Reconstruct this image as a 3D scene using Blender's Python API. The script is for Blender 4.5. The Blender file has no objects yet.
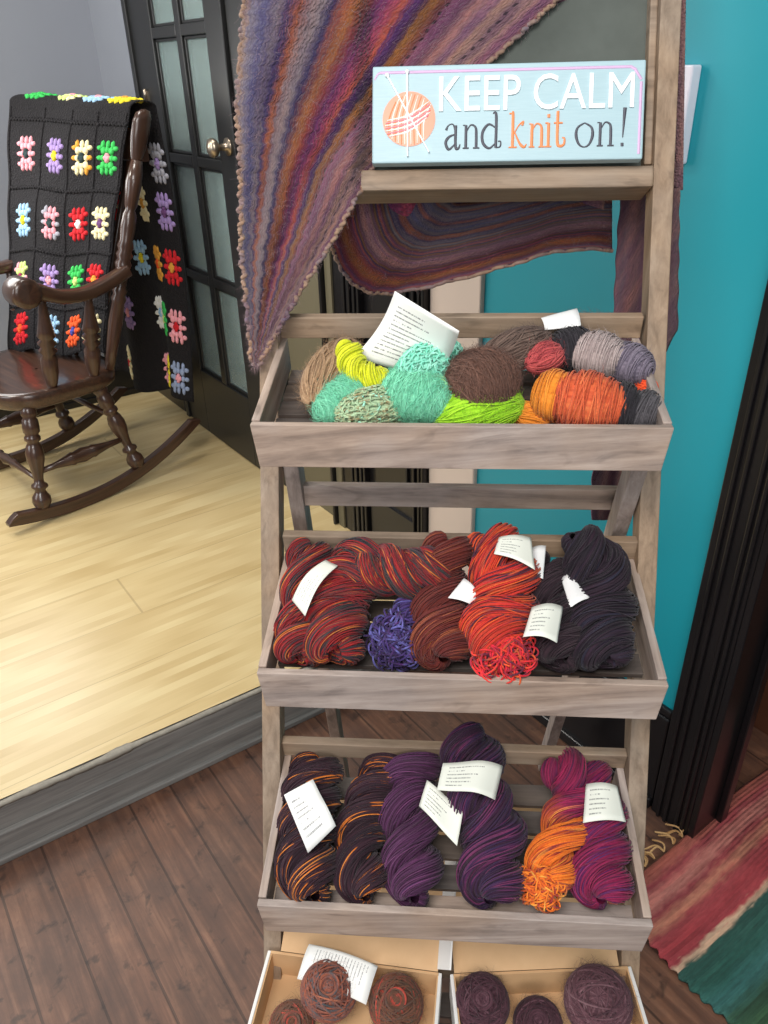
import bpy, math, random
import numpy as np
from mathutils import Matrix, Vector
rng = np.random.default_rng(7); random.seed(7)
V = lambda *a: np.array(a, float)
def nrm(v):
    v = np.asarray(v, float); return v/ (np.linalg.norm(v, axis=-1, keepdims=True)+1e-12)
col = bpy.data.collections.new('scene'); bpy.context.scene.collection.children.link(col)

# ------------------------------------------------------------------ camera
H = 1.5; F = 775.9; PITCH, ROLL = .5207, -.0261
cp, sp = math.cos(PITCH), math.sin(PITCH); c_, s_ = math.cos(ROLL), math.sin(ROLL)
_r, _u, _w = V(1,0,0), V(0,sp,cp), V(0,cp,-sp)
CR = np.array([c_*_r+s_*_u, -s_*_r+c_*_u, _w]); CO = V(0,0,H)
cam = bpy.data.objects.new('camera', bpy.data.cameras.new('camera')); col.objects.link(cam)
cam.data.sensor_fit = 'HORIZONTAL'; cam.data.sensor_width = 36; cam.data.lens = F*36/768; cam.data.clip_start = .02
M = Matrix.Identity(4)
for i in range(3):
    M[i][0], M[i][1], M[i][2], M[i][3] = CR[0][i], CR[1][i], -CR[2][i], CO[i]
cam.matrix_world = M; bpy.context.scene.camera = cam
def ray(u, v): return CR.T @ V((u-384)/F, -(v-512)/F, 1.)
def hit(u, v, P, n):                       # where the view line through a measured point meets a real plane
    d = ray(u, v); return CO + d*(np.dot(P-CO, n)/np.dot(d, n))

# ------------------------------------------------------------------ frames
Q0, B_, A_ = V(.62,1.21,0), V(-.577,.817,0), V(.817,.577,0)
def RW(a, t, z): return Q0 + A_*a + B_*t + V(0,0,z)          # room frame: a across the right-hand wall, t along it
YAW = -.084; RO = V(.0929,.8444,0); RX = V(math.cos(YAW), math.sin(YAW), 0); RY = V(-math.sin(YAW), math.cos(YAW), 0); UZ = V(0,0,1)
def RK(x, y, z): return RO + RX*x + RY*y + UZ*z              # ladder rack frame
TR = [(0., 1.1295), (-.128, .8515), (-.2496, .5675), (-.388, .2520)]; TX = [-.003, .0035, .0, .0]
TD = nrm(RY*.2158 + UZ*.0385); TN = np.cross(RX, TD)
def tray_pt(k, x, d, n): return RK(TX[k], *TR[k]) + RX*x + TD*d + TN*n
BASE = -.0474
def T(k, u, v, h): return hit(u, v, RK(0,*TR[k]) + TN*(BASE+h), TN)

# ------------------------------------------------------------------ mesh builder
class MB:
    def __init__(s): s.v=[]; s.f=[]; s.g=[]; s.m=[]; s.n=0; s.sm=[]
    def add(s, v, f, g=None, mat=0, smooth=True):
        v = np.asarray(v, float).reshape(-1,3); f = np.asarray(f, int)
        s.v.append(v); s.g.append(np.zeros_like(v) if g is None else np.asarray(g, float).reshape(-1,3))
        s.f.append(f+s.n); s.m.append(np.full(len(f), mat)); s.sm.append(np.full(len(f), smooth)); s.n += len(v); return s
    def box(s, O, ex, ey, ez, lx, ly, lz, mat=0, taper=None):
        # box from corner O along the unit vectors; grain runs along ex
        pts=[]; gr=[]; r = rng.random()*10
        for i in (0,1):
            for j in (0,1):
                for k in (0,1):
                    pts.append(O+ex*lx*i+ey*ly*j+ez*lz*k); gr.append((lx*i+r, ly*j+r*.7, lz*k+r*.3))
        f=[(0,1,3,2),(4,6,7,5),(0,4,5,1),(2,3,7,6),(0,2,6,4),(1,5,7,3)]
        if np.dot(np.cross(ex,ey),ez)<0: f=[q[::-1] for q in f]
        return s.add(pts, f, gr, mat, False)
    def hexa(s, p8, mat=0, gl=None):
        f=[(0,1,3,2),(4,6,7,5),(0,4,5,1),(2,3,7,6),(0,2,6,4),(1,5,7,3)]
        p8=np.array(p8,float); r=rng.random()*10
        ex=nrm(p8[4]-p8[0]); ey=nrm(p8[2]-p8[0]); ez=nrm(p8[1]-p8[0])
        if np.dot(np.cross(ex,ey),ez)<0: f=[q[::-1] for q in f]
        g=[(np.dot(p-p8[0],ex)+r, np.dot(p-p8[0],ey)+r, np.dot(p-p8[0],ez)+r) for p in p8]
        return s.add(p8, f, g, mat, False)
    def grid(s, P, g=None, mat=0, smooth=True, wrap=False):
        P=np.asarray(P,float); n,m=P.shape[:2]
        i=np.arange(n-1)[:,None]; j=np.arange(m if wrap else m-1)[None,:]
        a=i*m+j; b=i*m+(j+1)%m; c=(i+1)*m+(j+1)%m; d=(i+1)*m+j
        f=np.stack([a,b,c,d],-1).reshape(-1,4)
        if g is None:
            g=np.zeros(P.shape); g[...,0]=np.linspace(0,1,m)[None,:]; g[...,1]=np.linspace(0,1,n)[:,None]
        return s.add(P.reshape(-1,3), f, np.asarray(g).reshape(-1,3), mat, smooth)
    def strands(s, C, rad, N=None, S=4, g=None, mat=0):
        # C (K,M,3) centre lines, rad scalar or (K,M); N reference normals
        C=np.asarray(C,float); K,M_=C.shape[:2]
        Tn=nrm(np.gradient(C,axis=1))
        if N is None: N=np.broadcast_to(V(.31,.22,.92),C.shape)
        Bn=nrm(np.cross(Tn,N)); Nn=np.cross(Bn,Tn)
        rad=np.broadcast_to(np.asarray(rad,float),(K,M_))
        an=np.arange(S)*2*math.pi/S
        P=C[:,:,None,:]+rad[:,:,None,None]*(np.cos(an)[None,None,:,None]*Nn[:,:,None,:]+np.sin(an)[None,None,:,None]*Bn[:,:,None,:])
        if g is None:
            L=np.concatenate([np.zeros((K,1)),np.cumsum(np.linalg.norm(np.diff(C,axis=1),axis=2),axis=1)],1)
            g=np.zeros((K,M_,3)); g[...,0]=L; g[...,1]=(rng.random(K)*50)[:,None]; g[...,2]=np.linspace(0,1,M_)[None,:]
        G=np.repeat(g[:,:,None,:],S,2)
        k=np.arange(K)[:,None,None]; i=np.arange(M_-1)[None,:,None]; j=np.arange(S)[None,None,:]
        a=(k*M_+i)*S+j; b=(k*M_+i)*S+(j+1)%S; c=(k*M_+i+1)*S+(j+1)%S; d=(k*M_+i+1)*S+j
        return s.add(P.reshape(-1,3), np.stack([a,b,c,d],-1).reshape(-1,4), G.reshape(-1,3), mat)
    def lathe(s, P0, P1, prof, S=20, mat=0):
        # prof: (t along 0..1, radius)
        P0=V(*P0);P1=V(*P1); ax=nrm(P1-P0); n=nrm(np.cross(ax,V(.3,.9,.2))); b=np.cross(ax,n)
        pr=[(prof[0][0],1e-4)]+list(prof)+[(prof[-1][0],1e-4)]
        an=np.linspace(0,2*math.pi,S,endpoint=False)
        P=np.array([[P0+(P1-P0)*t+r*(math.cos(x)*n+math.sin(x)*b) for x in an] for t,r in pr])
        g=np.zeros(P.shape); L=np.linalg.norm(P1-P0)
        g[...,0]=np.array([t*L for t,r in pr])[:,None]; g[...,1]=np.cos(an)[None,:]*.02; g[...,2]=np.sin(an)[None,:]*.02
        return s.grid(P,g,mat,True,True)
    def build(s, name, mats, parent=None, bevel=0, solid=0, seg=2, sub=0):
        v=np.concatenate(s.v); g=np.concatenate(s.g)
        W0=Matrix.Identity(4)
        if parent is not None:
            p=parent; chain=[]
            while p is not None: chain.append(p); p=p.parent
            for p in reversed(chain): W0 = W0 @ p.matrix_basis
        inv=np.array(W0.inverted()); v=v@inv[:3,:3].T+inv[:3,3]
        org=(v.min(0)+v.max(0))/2
        if parent is None: org[2]=v[:,2].min()
        v=v-org
        me=bpy.data.meshes.new(name)
        lens=np.concatenate([np.full(len(f),f.shape[1]) for f in s.f]); idx=np.concatenate([f.reshape(-1) for f in s.f])
        me.vertices.add(len(v)); me.vertices.foreach_set('co', v.astype(np.float32).ravel())
        me.loops.add(len(idx)); me.loops.foreach_set('vertex_index', idx.astype(np.int32))
        me.polygons.add(len(lens)); st=np.concatenate([[0],np.cumsum(lens)[:-1]])
        me.polygons.foreach_set('loop_start', st.astype(np.int32))
        me.polygons.foreach_set('material_index', np.concatenate(s.m).astype(np.int32))
        me.polygons.foreach_set('use_smooth', np.concatenate(s.sm).astype(bool))
        at=me.attributes.new('gr','FLOAT_VECTOR','POINT'); at.data.foreach_set('vector', g.astype(np.float32).ravel())
        me.update(calc_edges=True); me.validate()
        for m in (mats if isinstance(mats,(list,tuple)) else [mats]): me.materials.append(m)
        o=bpy.data.objects.new(name,me); col.objects.link(o); o.location=org.tolist()
        if parent is not None: o.parent=parent
        if solid: md=o.modifiers.new('solid','SOLIDIFY'); md.thickness=solid; md.offset=0
        if sub: md=o.modifiers.new('sub','SUBSURF'); md.levels=md.render_levels=sub
        if bevel: md=o.modifiers.new('bevel','BEVEL'); md.width=bevel; md.segments=seg; md.limit_method='ANGLE'
        return o
def tag(o, label=None, cat=None, group=None, kind=None):
    if label: o['label']=label
    if cat: o['category']=cat
    if group: o['group']=group
    if kind: o['kind']=kind
    return o
def empty(name, loc, rot=None):
    o=bpy.data.objects.new(name,None); col.objects.link(o); o.empty_display_size=.05
    if rot is None: o.location=loc.tolist()
    else:
        m=Matrix.Identity(4)
        for i in range(3):
            for j in range(3): m[i][j]=rot[j][i]
            m[i][3]=loc[i]
        o.matrix_basis=m
    return o

# ------------------------------------------------------------------ materials
def srgb(r,g,b):
    f=lambda x:(x/255/12.92 if x/255<=.04045 else ((x/255+.055)/1.055)**2.4)
    return (f(r),f(g),f(b),1)
class NT:
    def __init__(s,name):
        s.m=bpy.data.materials.new(name); s.m.use_nodes=True; s.t=s.m.node_tree; s.t.nodes.clear()
        s.out=s.n('ShaderNodeOutputMaterial'); s.b=s.n('ShaderNodeBsdfPrincipled'); s.l(s.b.outputs[0],s.out.inputs[0])
    def n(s,k,**a):
        x=s.t.nodes.new(k)
        for q,w in a.items(): setattr(x,q,w)
        return x
    def l(s,a,b): s.t.links.new(a,b)
    def put(s,sock,v):
        if hasattr(v,'is_linked') or hasattr(v,'links'): s.l(v,sock)
        else: sock.default_value=v
    def set(s,**k):
        for a,v in k.items(): s.put(s.b.inputs[a.replace('_',' ')],v)
        return s
    def attr(s): return s.n('ShaderNodeAttribute',attribute_name='gr').outputs['Vector']
    def obj(s): return s.n('ShaderNodeTexCoord').outputs['Object']
    def scale(s,v,sc,loc=(0,0,0)):
        m=s.n('ShaderNodeMapping'); s.l(v,m.inputs[0]); m.inputs['Scale'].default_value=sc; m.inputs['Location'].default_value=loc; return m.outputs[0]
    def noise(s,v,sc=5,det=4,rough=.55,dist=0):
        x=s.n('ShaderNodeTexNoise'); s.l(v,x.inputs['Vector']); x.inputs['Scale'].default_value=sc; x.inputs['Detail'].default_value=det
        x.inputs['Roughness'].default_value=rough; x.inputs['Distortion'].default_value=dist; return x.outputs['Fac']
    def ma(s,op,a,b=0,c=0,clamp=False):
        x=s.n('ShaderNodeMath',operation=op,use_clamp=clamp)
        for i,v in enumerate((a,b,c)): s.put(x.inputs[i],v)
        return x.outputs[0]
    def sep(s,v):
        x=s.n('ShaderNodeSeparateXYZ'); s.l(v,x.inputs[0]); return x.outputs
    def comb(s,a,b,c=0.):
        x=s.n('ShaderNodeCombineXYZ')
        for i,v in enumerate((a,b,c)): s.put(x.inputs[i],v)
        return x.outputs[0]
    def ramp(s,fac,stops,interp='LINEAR'):
        x=s.n('ShaderNodeValToRGB'); e=x.color_ramp; e.interpolation=interp
        while len(e.elements)<len(stops): e.elements.new(.5)
        for i,(p,c) in enumerate(sorted(stops,key=lambda q:q[0])): e.elements[i].position=p; e.elements[i].color=c
        s.put(x.inputs[0],fac); return x.outputs[0]
    def mix(s,f,a,b,mode='MIX'):
        x=s.n('ShaderNodeMix',data_type='RGBA',blend_type=mode); s.put(x.inputs[0],f); s.put(x.inputs[6],a); s.put(x.inputs[7],b); return x.outputs[2]
    def bump(s,h,st=.3,d=.01):
        x=s.n('ShaderNodeBump'); x.inputs['Strength'].default_value=st; x.inputs['Distance'].default_value=d; s.l(h,x.inputs['Height']); s.l(x.outputs[0],s.b.inputs['Normal']); return s
def paint(name,c,rough=.5,var=.06,sc=6,bump=.05,**k):
    m=NT(name); f=m.noise(m.obj(),sc,5)
    m.set(Base_Color=m.mix(f,tuple(x*(1-var) for x in c[:3])+(1,),tuple(min(1,x*(1+var)) for x in c[:3])+(1,)),Roughness=rough,**k)
    if bump: m.bump(m.noise(m.obj(),140,3),bump,.002)
    return m.m
def grey_wood(name,a,b,c,rough=.65):
    m=NT(name); v=m.attr(); big=m.noise(m.scale(v,(5,8,8)),1,3,.5)
    f=m.noise(m.scale(v,(5,60,60)),1,6,.65,.4); f2=m.noise(m.scale(v,(14,22,22)),1,5,.6); kn=m.noise(m.scale(v,(9,30,30),(3,1,2)),1,3,.5,1.5)
    base=m.ramp(f,[(.28,a),(.5,b),(.72,c)]); st=m.ramp(f2,[(.35,(0,0,0,1)),(.62,(1,1,1,1))])
    base=m.mix(m.ma('MULTIPLY',st,.55),base,m.mix(.5,base,c)); dk=m.ramp(kn,[(.6,(0,0,0,1)),(.74,(1,1,1,1))])
    base=m.mix(m.ma('MULTIPLY',dk,.45),base,tuple(x*.5 for x in a[:3])+(1,))
    base=m.mix(m.ramp(big,[(.42,(0,0,0,1)),(.62,(.75,.75,.75,1))]),base,m.mix(1.,base,(1.06,.93,.78,1),'MULTIPLY'))
    m.set(Base_Color=base,Roughness=rough); m.bump(f,.35,.0015); return m.m
WOOD=grey_wood('weathered_grey_wood',srgb(108,97,92),srgb(154,140,132),srgb(186,173,165))
WOODB=grey_wood('weathered_brown_wood',srgb(104,88,72),srgb(140,122,104),srgb(166,148,129))
SLAT=grey_wood('dark_slat_wood',srgb(60,52,48),srgb(82,74,70),srgb(104,96,90))

def yarn_mat(name, stops, sc=9, vs=.8, rough=.75, grad=None, fine=.25):
    # colour runs along each strand; neighbouring strands drift out of step
    m=NT(name); x,y,z=m.sep(m.attr())
    v=m.comb(m.ma('MULTIPLY',x,sc),m.ma('MULTIPLY',y,vs),0.)
    f=m.noise(v,1,1.5,.5)
    base=m.ramp(f,stops)
    if grad:
        f2=m.ramp(m.ma('ADD',z,m.ma('MULTIPLY',m.ma('SUBTRACT',f,.5),.35)),[(grad[1],(0,0,0,1)),(grad[2],(1,1,1,1))])
        base=m.mix(f2,base,m.ramp(f,grad[0]))
    tw=m.noise(m.comb(m.ma('MULTIPLY',x,500),y,0.),1,2)
    base=m.mix(fine,base,m.ramp(tw,[(.3,(.35,.35,.35,1)),(.7,(1.5,1.5,1.5,1))]),'MULTIPLY')
    m.set(Base_Color=base,Roughness=rough); m.b.inputs['Sheen Weight'].default_value=.12; m.b.inputs['Specular IOR Level'].default_value=.25
    return m.m
S=srgb
Y_FIRE=yarn_mat('red_teal_gold_yarn',[(.28,S(48,52,50)),(.38,S(120,24,30)),(.44,S(158,34,36)),(.49,S(42,38,50)),(.53,S(58,60,58)),(.57,S(134,28,38)),(.60,S(210,122,50)),(.62,S(160,36,38)),(.70,S(50,56,54))],7,1.1)
Y_FLAME=yarn_mat('red_orange_plum_yarn',[(.30,S(140,30,30)),(.38,S(214,66,38)),(.44,S(200,46,42)),(.475,S(66,34,54)),(.505,S(72,36,56)),(.53,S(222,96,42)),(.59,S(204,42,44)),(.62,S(84,34,48)),(.65,S(226,98,44))],4.5,1.0)
Y_BROWN=yarn_mat('chestnut_yarn',[(.3,S(58,30,24)),(.45,S(98,44,34)),(.55,S(120,62,38)),(.62,S(86,38,32)),(.7,S(150,90,50))],10,1)
Y_REDBROWN=yarn_mat('maroon_chestnut_yarn',[(.3,S(70,24,24)),(.45,S(110,42,34)),(.56,S(92,34,34)),(.68,S(150,80,50))],10,1)
Y_BLUEV=yarn_mat('blue_violet_yarn',[(.3,S(34,28,66)),(.42,S(74,54,120)),(.5,S(48,28,64)),(.58,S(106,104,176)),(.64,S(80,40,100)),(.74,S(36,32,70))],16,1.5)
Y_INK=yarn_mat('inky_plum_yarn',[(.3,S(20,17,24)),(.45,S(32,24,34)),(.55,S(48,30,44)),(.66,S(40,38,56)),(.75,S(24,20,30))],10,.9)
Y_INK2=yarn_mat('dark_aubergine_yarn',[(.3,S(26,18,24)),(.5,S(42,28,36)),(.65,S(60,42,50)),(.75,S(34,24,30))],10,.9)
Y_NIGHT=yarn_mat('black_plum_orange_yarn',[(.0,S(44,24,34)),(.40,S(40,24,34)),(.52,S(62,34,46)),(.592,S(50,28,38)),(.600,S(206,108,36)),(.64,S(224,136,56)),(.652,S(60,30,36)),(1,S(50,28,34))],7,1.1)
Y_PURP=yarn_mat('deep_purple_yarn',[(.3,S(44,20,40)),(.42,S(68,32,62)),(.5,S(88,44,84)),(.58,S(58,28,56)),(.68,S(116,62,106)),(.76,S(54,34,70))],8,1.)
Y_PURP2=yarn_mat('dark_purple_magenta_yarn',[(.3,S(36,18,34)),(.45,S(56,28,52)),(.54,S(54,34,72)),(.62,S(114,46,88)),(.7,S(64,30,62))],8,1.)
Y_MAG=yarn_mat('magenta_purple_yarn',[(.3,S(84,18,52)),(.42,S(150,32,80)),(.5,S(112,24,66)),(.58,S(84,36,96)),(.66,S(172,46,92)),(.75,S(70,20,50))],7,.8)
Y_MAGOR=yarn_mat('magenta_to_orange_yarn',[(.3,S(84,18,48)),(.42,S(160,34,82)),(.5,S(122,24,68)),(.6,S(78,26,66)),(.7,S(184,54,98))],7,.8,
   grad=([(.3,S(214,90,28)),(.45,S(240,132,40)),(.52,S(226,104,34)),(.6,S(130,34,56)),(.66,S(246,160,62)),(.75,S(232,96,40))],.52,.66))
Y_ORL=yarn_mat('orange_loop_yarn',[(.3,S(216,90,28)),(.45,S(243,138,44)),(.52,S(228,104,34)),(.6,S(150,44,50)),(.68,S(248,170,70))],14,1.4)
Y_REDL=yarn_mat('red_loop_yarn',[(.3,S(190,34,44)),(.42,S(232,62,48)),(.5,S(214,36,56)),(.57,S(80,34,56)),(.62,S(236,104,44)),(.7,S(226,50,60))],14,1.4)
def mono(name,a,b,sc=10,rough=.85): return yarn_mat(name,[(.32,a),(.68,b)],sc,1.2,rough)
Y_TAN=mono('tan_yarn',S(140,108,78),S(186,154,120)); Y_LIME=mono('chartreuse_cord',S(176,184,10),S(226,228,50)); Y_MINT=mono('mint_mohair',S(104,196,160),S(150,228,192))
Y_SAGE=yarn_mat('sage_boucle',[(.32,S(132,160,122)),(.5,S(178,204,164)),(.6,S(150,132,92)),(.7,S(160,226,198))],60,1.5); Y_AQUA=mono('aqua_boucle',S(104,200,172),S(164,232,208),30)
Y_PALEG=mono('pale_green_yarn',S(140,200,130),S(176,222,150)); Y_COCOA=mono('cocoa_mohair',S(84,58,48),S(128,92,78)); Y_NEON=mono('lime_green_yarn',S(130,190,20),S(186,236,60))
Y_RUST=mono('rust_yarn',S(120,62,40),S(160,88,60)); Y_MUSH=mono('mushroom_brown_yarn',S(80,62,56),S(128,106,94)); Y_CORAL=mono('coral_yarn',S(150,52,60),S(214,100,96))
Y_BLACK=mono('black_yarn',S(28,26,30),S(54,50,56)); Y_PINKG=mono('pale_mauve_yarn',S(150,134,132),S(190,174,170)); Y_LAV=mono('grey_lavender_yarn',S(92,84,100),S(136,126,140))
Y_ORANGE=yarn_mat('burnt_orange_yarn',[(.3,S(176,66,36)),(.5,S(204,92,54)),(.7,S(222,120,70))],10,1.2); Y_AMBER=mono('amber_yarn',S(206,120,30),S(238,150,54)); Y_DGREY=mono('charcoal_yarn',S(52,50,54),S(98,94,98)); Y_VERM=mono('vermilion_yarn',S(226,70,30),S(244,100,54))
Y_CAKE=yarn_mat('rust_and_slate_cake_yarn',[(.3,S(70,72,76)),(.42,S(150,84,62)),(.48,S(84,84,88)),(.54,S(160,88,66)),(.6,S(92,56,52)),(.68,S(184,112,84))],9,1)
Y_CAKE2=yarn_mat('rust_olive_cake_yarn',[(.3,S(66,58,46)),(.45,S(116,72,52)),(.55,S(90,70,60)),(.66,S(180,70,56))],9,1)
Y_PLUM=yarn_mat('dusky_plum_cake_yarn',[(.3,S(50,28,36)),(.5,S(76,44,54)),(.7,S(104,70,80))],9,1)
Y_PLUM2=yarn_mat('mauve_cake_yarn',[(.3,S(66,40,48)),(.5,S(96,62,70)),(.7,S(132,98,104))],9,1)

def paper_mat(name,rows=14,ink=.75,left=.12,right=.88,rot=False,c=S(236,236,232)):
    m=NT(name); x,y,z=m.sep(m.attr())
    if rot: x,y=y,x
    r=m.ma('MULTIPLY',y,rows); fr=m.ma('FRACT',r); row=m.ma('FLOOR',r)
    band=m.ma('MULTIPLY',m.ma('GREATER_THAN',fr,.38),m.ma('LESS_THAN',fr,.66))
    w=m.noise(m.comb(m.ma('MULTIPLY',x,70),m.ma('MULTIPLY',row,7.3),1.),1,2); rl=m.noise(m.comb(0.,m.ma('MULTIPLY',row,3.7),5.),1,0)
    ln=m.ma('ADD',m.ma('MULTIPLY',m.ma('SUBTRACT',rl,.5),1.6),(left+right)/2+.1)
    k=m.ma('MULTIPLY',band,m.ma('GREATER_THAN',w,.46)); k=m.ma('MULTIPLY',k,m.ma('GREATER_THAN',x,left))
    k=m.ma('MULTIPLY',k,m.ma('LESS_THAN',x,m.ma('MINIMUM',ln,right))); k=m.ma('MULTIPLY',k,m.ma('GREATER_THAN',y,.12)); k=m.ma('MULTIPLY',k,m.ma('LESS_THAN',y,.9))
    m.set(Base_Color=m.mix(m.ma('MULTIPLY',k,ink),c,S(60,60,66)),Roughness=.55); return m.m
PAPER=paper_mat('printed_paper_label',9,.7); PAPERR=paper_mat('printed_paper_label_sideways',8,.7,rot=True,c=S(226,228,216)); CARD=paper_mat('printed_card',16,.8); SHEET=paper_mat('printed_sheet',22,.65)
PLAIN=paint('plain_paper',S(236,236,234),.6,.02)

# room surfaces
def floor_mat():
    m=NT('old_dark_floorboards'); v=m.attr(); x,y,z=m.sep(v)      # x along the board, y across
    q=m.ma('MULTIPLY',y,1/.1); idx=m.ma('FLOOR',q); fr=m.ma('FRACT',q)
    rnd=m.noise(m.comb(m.ma('MULTIPLY',idx,11.7),3.,0.),1,0)
    g=m.noise(m.comb(m.ma('MULTIPLY',x,3.),m.ma('MULTIPLY',y,46.),idx),1,6,.65,.5); st=m.noise(v,7.,7,.72); sp=m.noise(v,26,3,.6,.4)
    base=m.ramp(g,[(.25,S(74,48,38)),(.5,S(106,73,56)),(.75,S(138,100,78))])
    base=m.mix(m.ma('MULTIPLY',m.ramp(st,[(.4,(0,0,0,1)),(.62,(1,1,1,1))]),.6),base,S(74,58,52))
    base=m.mix(m.ma('MULTIPLY',m.ramp(sp,[(.58,(0,0,0,1)),(.70,(1,1,1,1))]),.65),base,S(40,30,28))
    base=m.mix(.35,base,m.ramp(rnd,[(.35,(.7,.66,.62,1)),(.65,(1.25,1.15,1.1,1))]),'MULTIPLY')
    seam=m.ma('LESS_THAN',m.ma('ABSOLUTE',m.ma('SUBTRACT',fr,.5)),.475)
    base=m.mix(m.ma('MULTIPLY',m.ma('SUBTRACT',1,seam),.6),base,S(34,22,18))
    m.set(Base_Color=base,Roughness=m.ma('ADD',m.ma('MULTIPLY',st,.35),.3)); m.bump(m.ma('ADD',m.ma('MULTIPLY',seam,1),m.ma('MULTIPLY',g,.3)),.5,.003); return m.m
def bamboo_mat():
    m=NT('pale_bamboo_laminate'); v=m.attr(); x,y,z=m.sep(v)
    q=m.ma('MULTIPLY',m.ma('ADD',y,-1.035),1/.215); idx=m.ma('FLOOR',q); fr=m.ma('FRACT',q)
    off=m.ma('MULTIPLY',m.noise(m.comb(m.ma('MULTIPLY',idx,5.3),1.,0.),1,0),3)
    ex=m.ma('FRACT',m.ma('ADD',m.ma('MULTIPLY',m.ma('ADD',x,3.),1/2.0),off))
    st=m.ma('FLOOR',m.ma('MULTIPLY',y,1/.027)); g=m.noise(m.comb(m.ma('MULTIPLY',x,3.2),m.ma('MULTIPLY',st,3.1),idx),1,1); g2=m.noise(m.comb(m.ma('MULTIPLY',x,5.),m.ma('MULTIPLY',y,150.),0.),1,4)
    node=m.noise(m.comb(m.ma('MULTIPLY',x,30),m.ma('MULTIPLY',st,7.),0.),1,1)
    base=m.ramp(g,[(.3,S(190,165,116)),(.5,S(203,180,132)),(.7,S(213,193,146))])
    base=m.mix(.15,base,m.ramp(g2,[(.3,(.75,.7,.6,1)),(.7,(1.1,1.1,1.1,1))]),'MULTIPLY')
    base=m.mix(m.ma('MULTIPLY',m.ramp(node,[(.7,(0,0,0,1)),(.78,(1,1,1,1))]),.35),base,S(180,144,90))
    sm=m.ma('MULTIPLY',m.ma('GREATER_THAN',fr,.012),m.ma('GREATER_THAN',ex,.003))
    base=m.mix(m.ma('MULTIPLY',m.ma('SUBTRACT',1,sm),.35),base,S(120,96,60))
    m.set(Base_Color=base,Roughness=.3); m.bump(m.ma('ADD',sm,m.ma('MULTIPLY',g2,.05)),.2,.001); return m.m
TEAL=paint('teal_wall_paint',S(18,142,156),.42,.05,4); GREYW=paint('grey_wall_paint',S(142,146,155),.6,.04); KHAKI=paint('khaki_wall_paint',S(98,91,70),.6,.05)
BLACK=paint('black_gloss_paint',S(19,18,20),.28,.15,9,.06); BEIGE=paint('cream_pilaster_paint',S(206,188,174),.5,.04); BROWND=paint('dark_brown_door_wood',S(84,50,34),.4,.2,12)
def scuffed():
    m=NT('scuffed_charcoal_riser_paint'); v=m.attr(); n1=m.noise(m.scale(v,(3,60,60)),1,6,.7); n2=m.noise(m.scale(v,(24,24,24)),1,5,.7,1)
    b=m.ramp(n1,[(.3,S(92,90,88)),(.7,S(140,137,132))]); b=m.mix(m.ma('MULTIPLY',m.ramp(n2,[(.64,(0,0,0,1)),(.7,(1,1,1,1))]),.4),b,S(130,126,120))
    m.set(Base_Color=b,Roughness=.45); m.bump(n1,.2,.001); return m.m
SCUFF=scuffed(); BLACKD=paint('dark_french_door_paint',S(31,31,31),.35,.12,9,.06)

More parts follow.
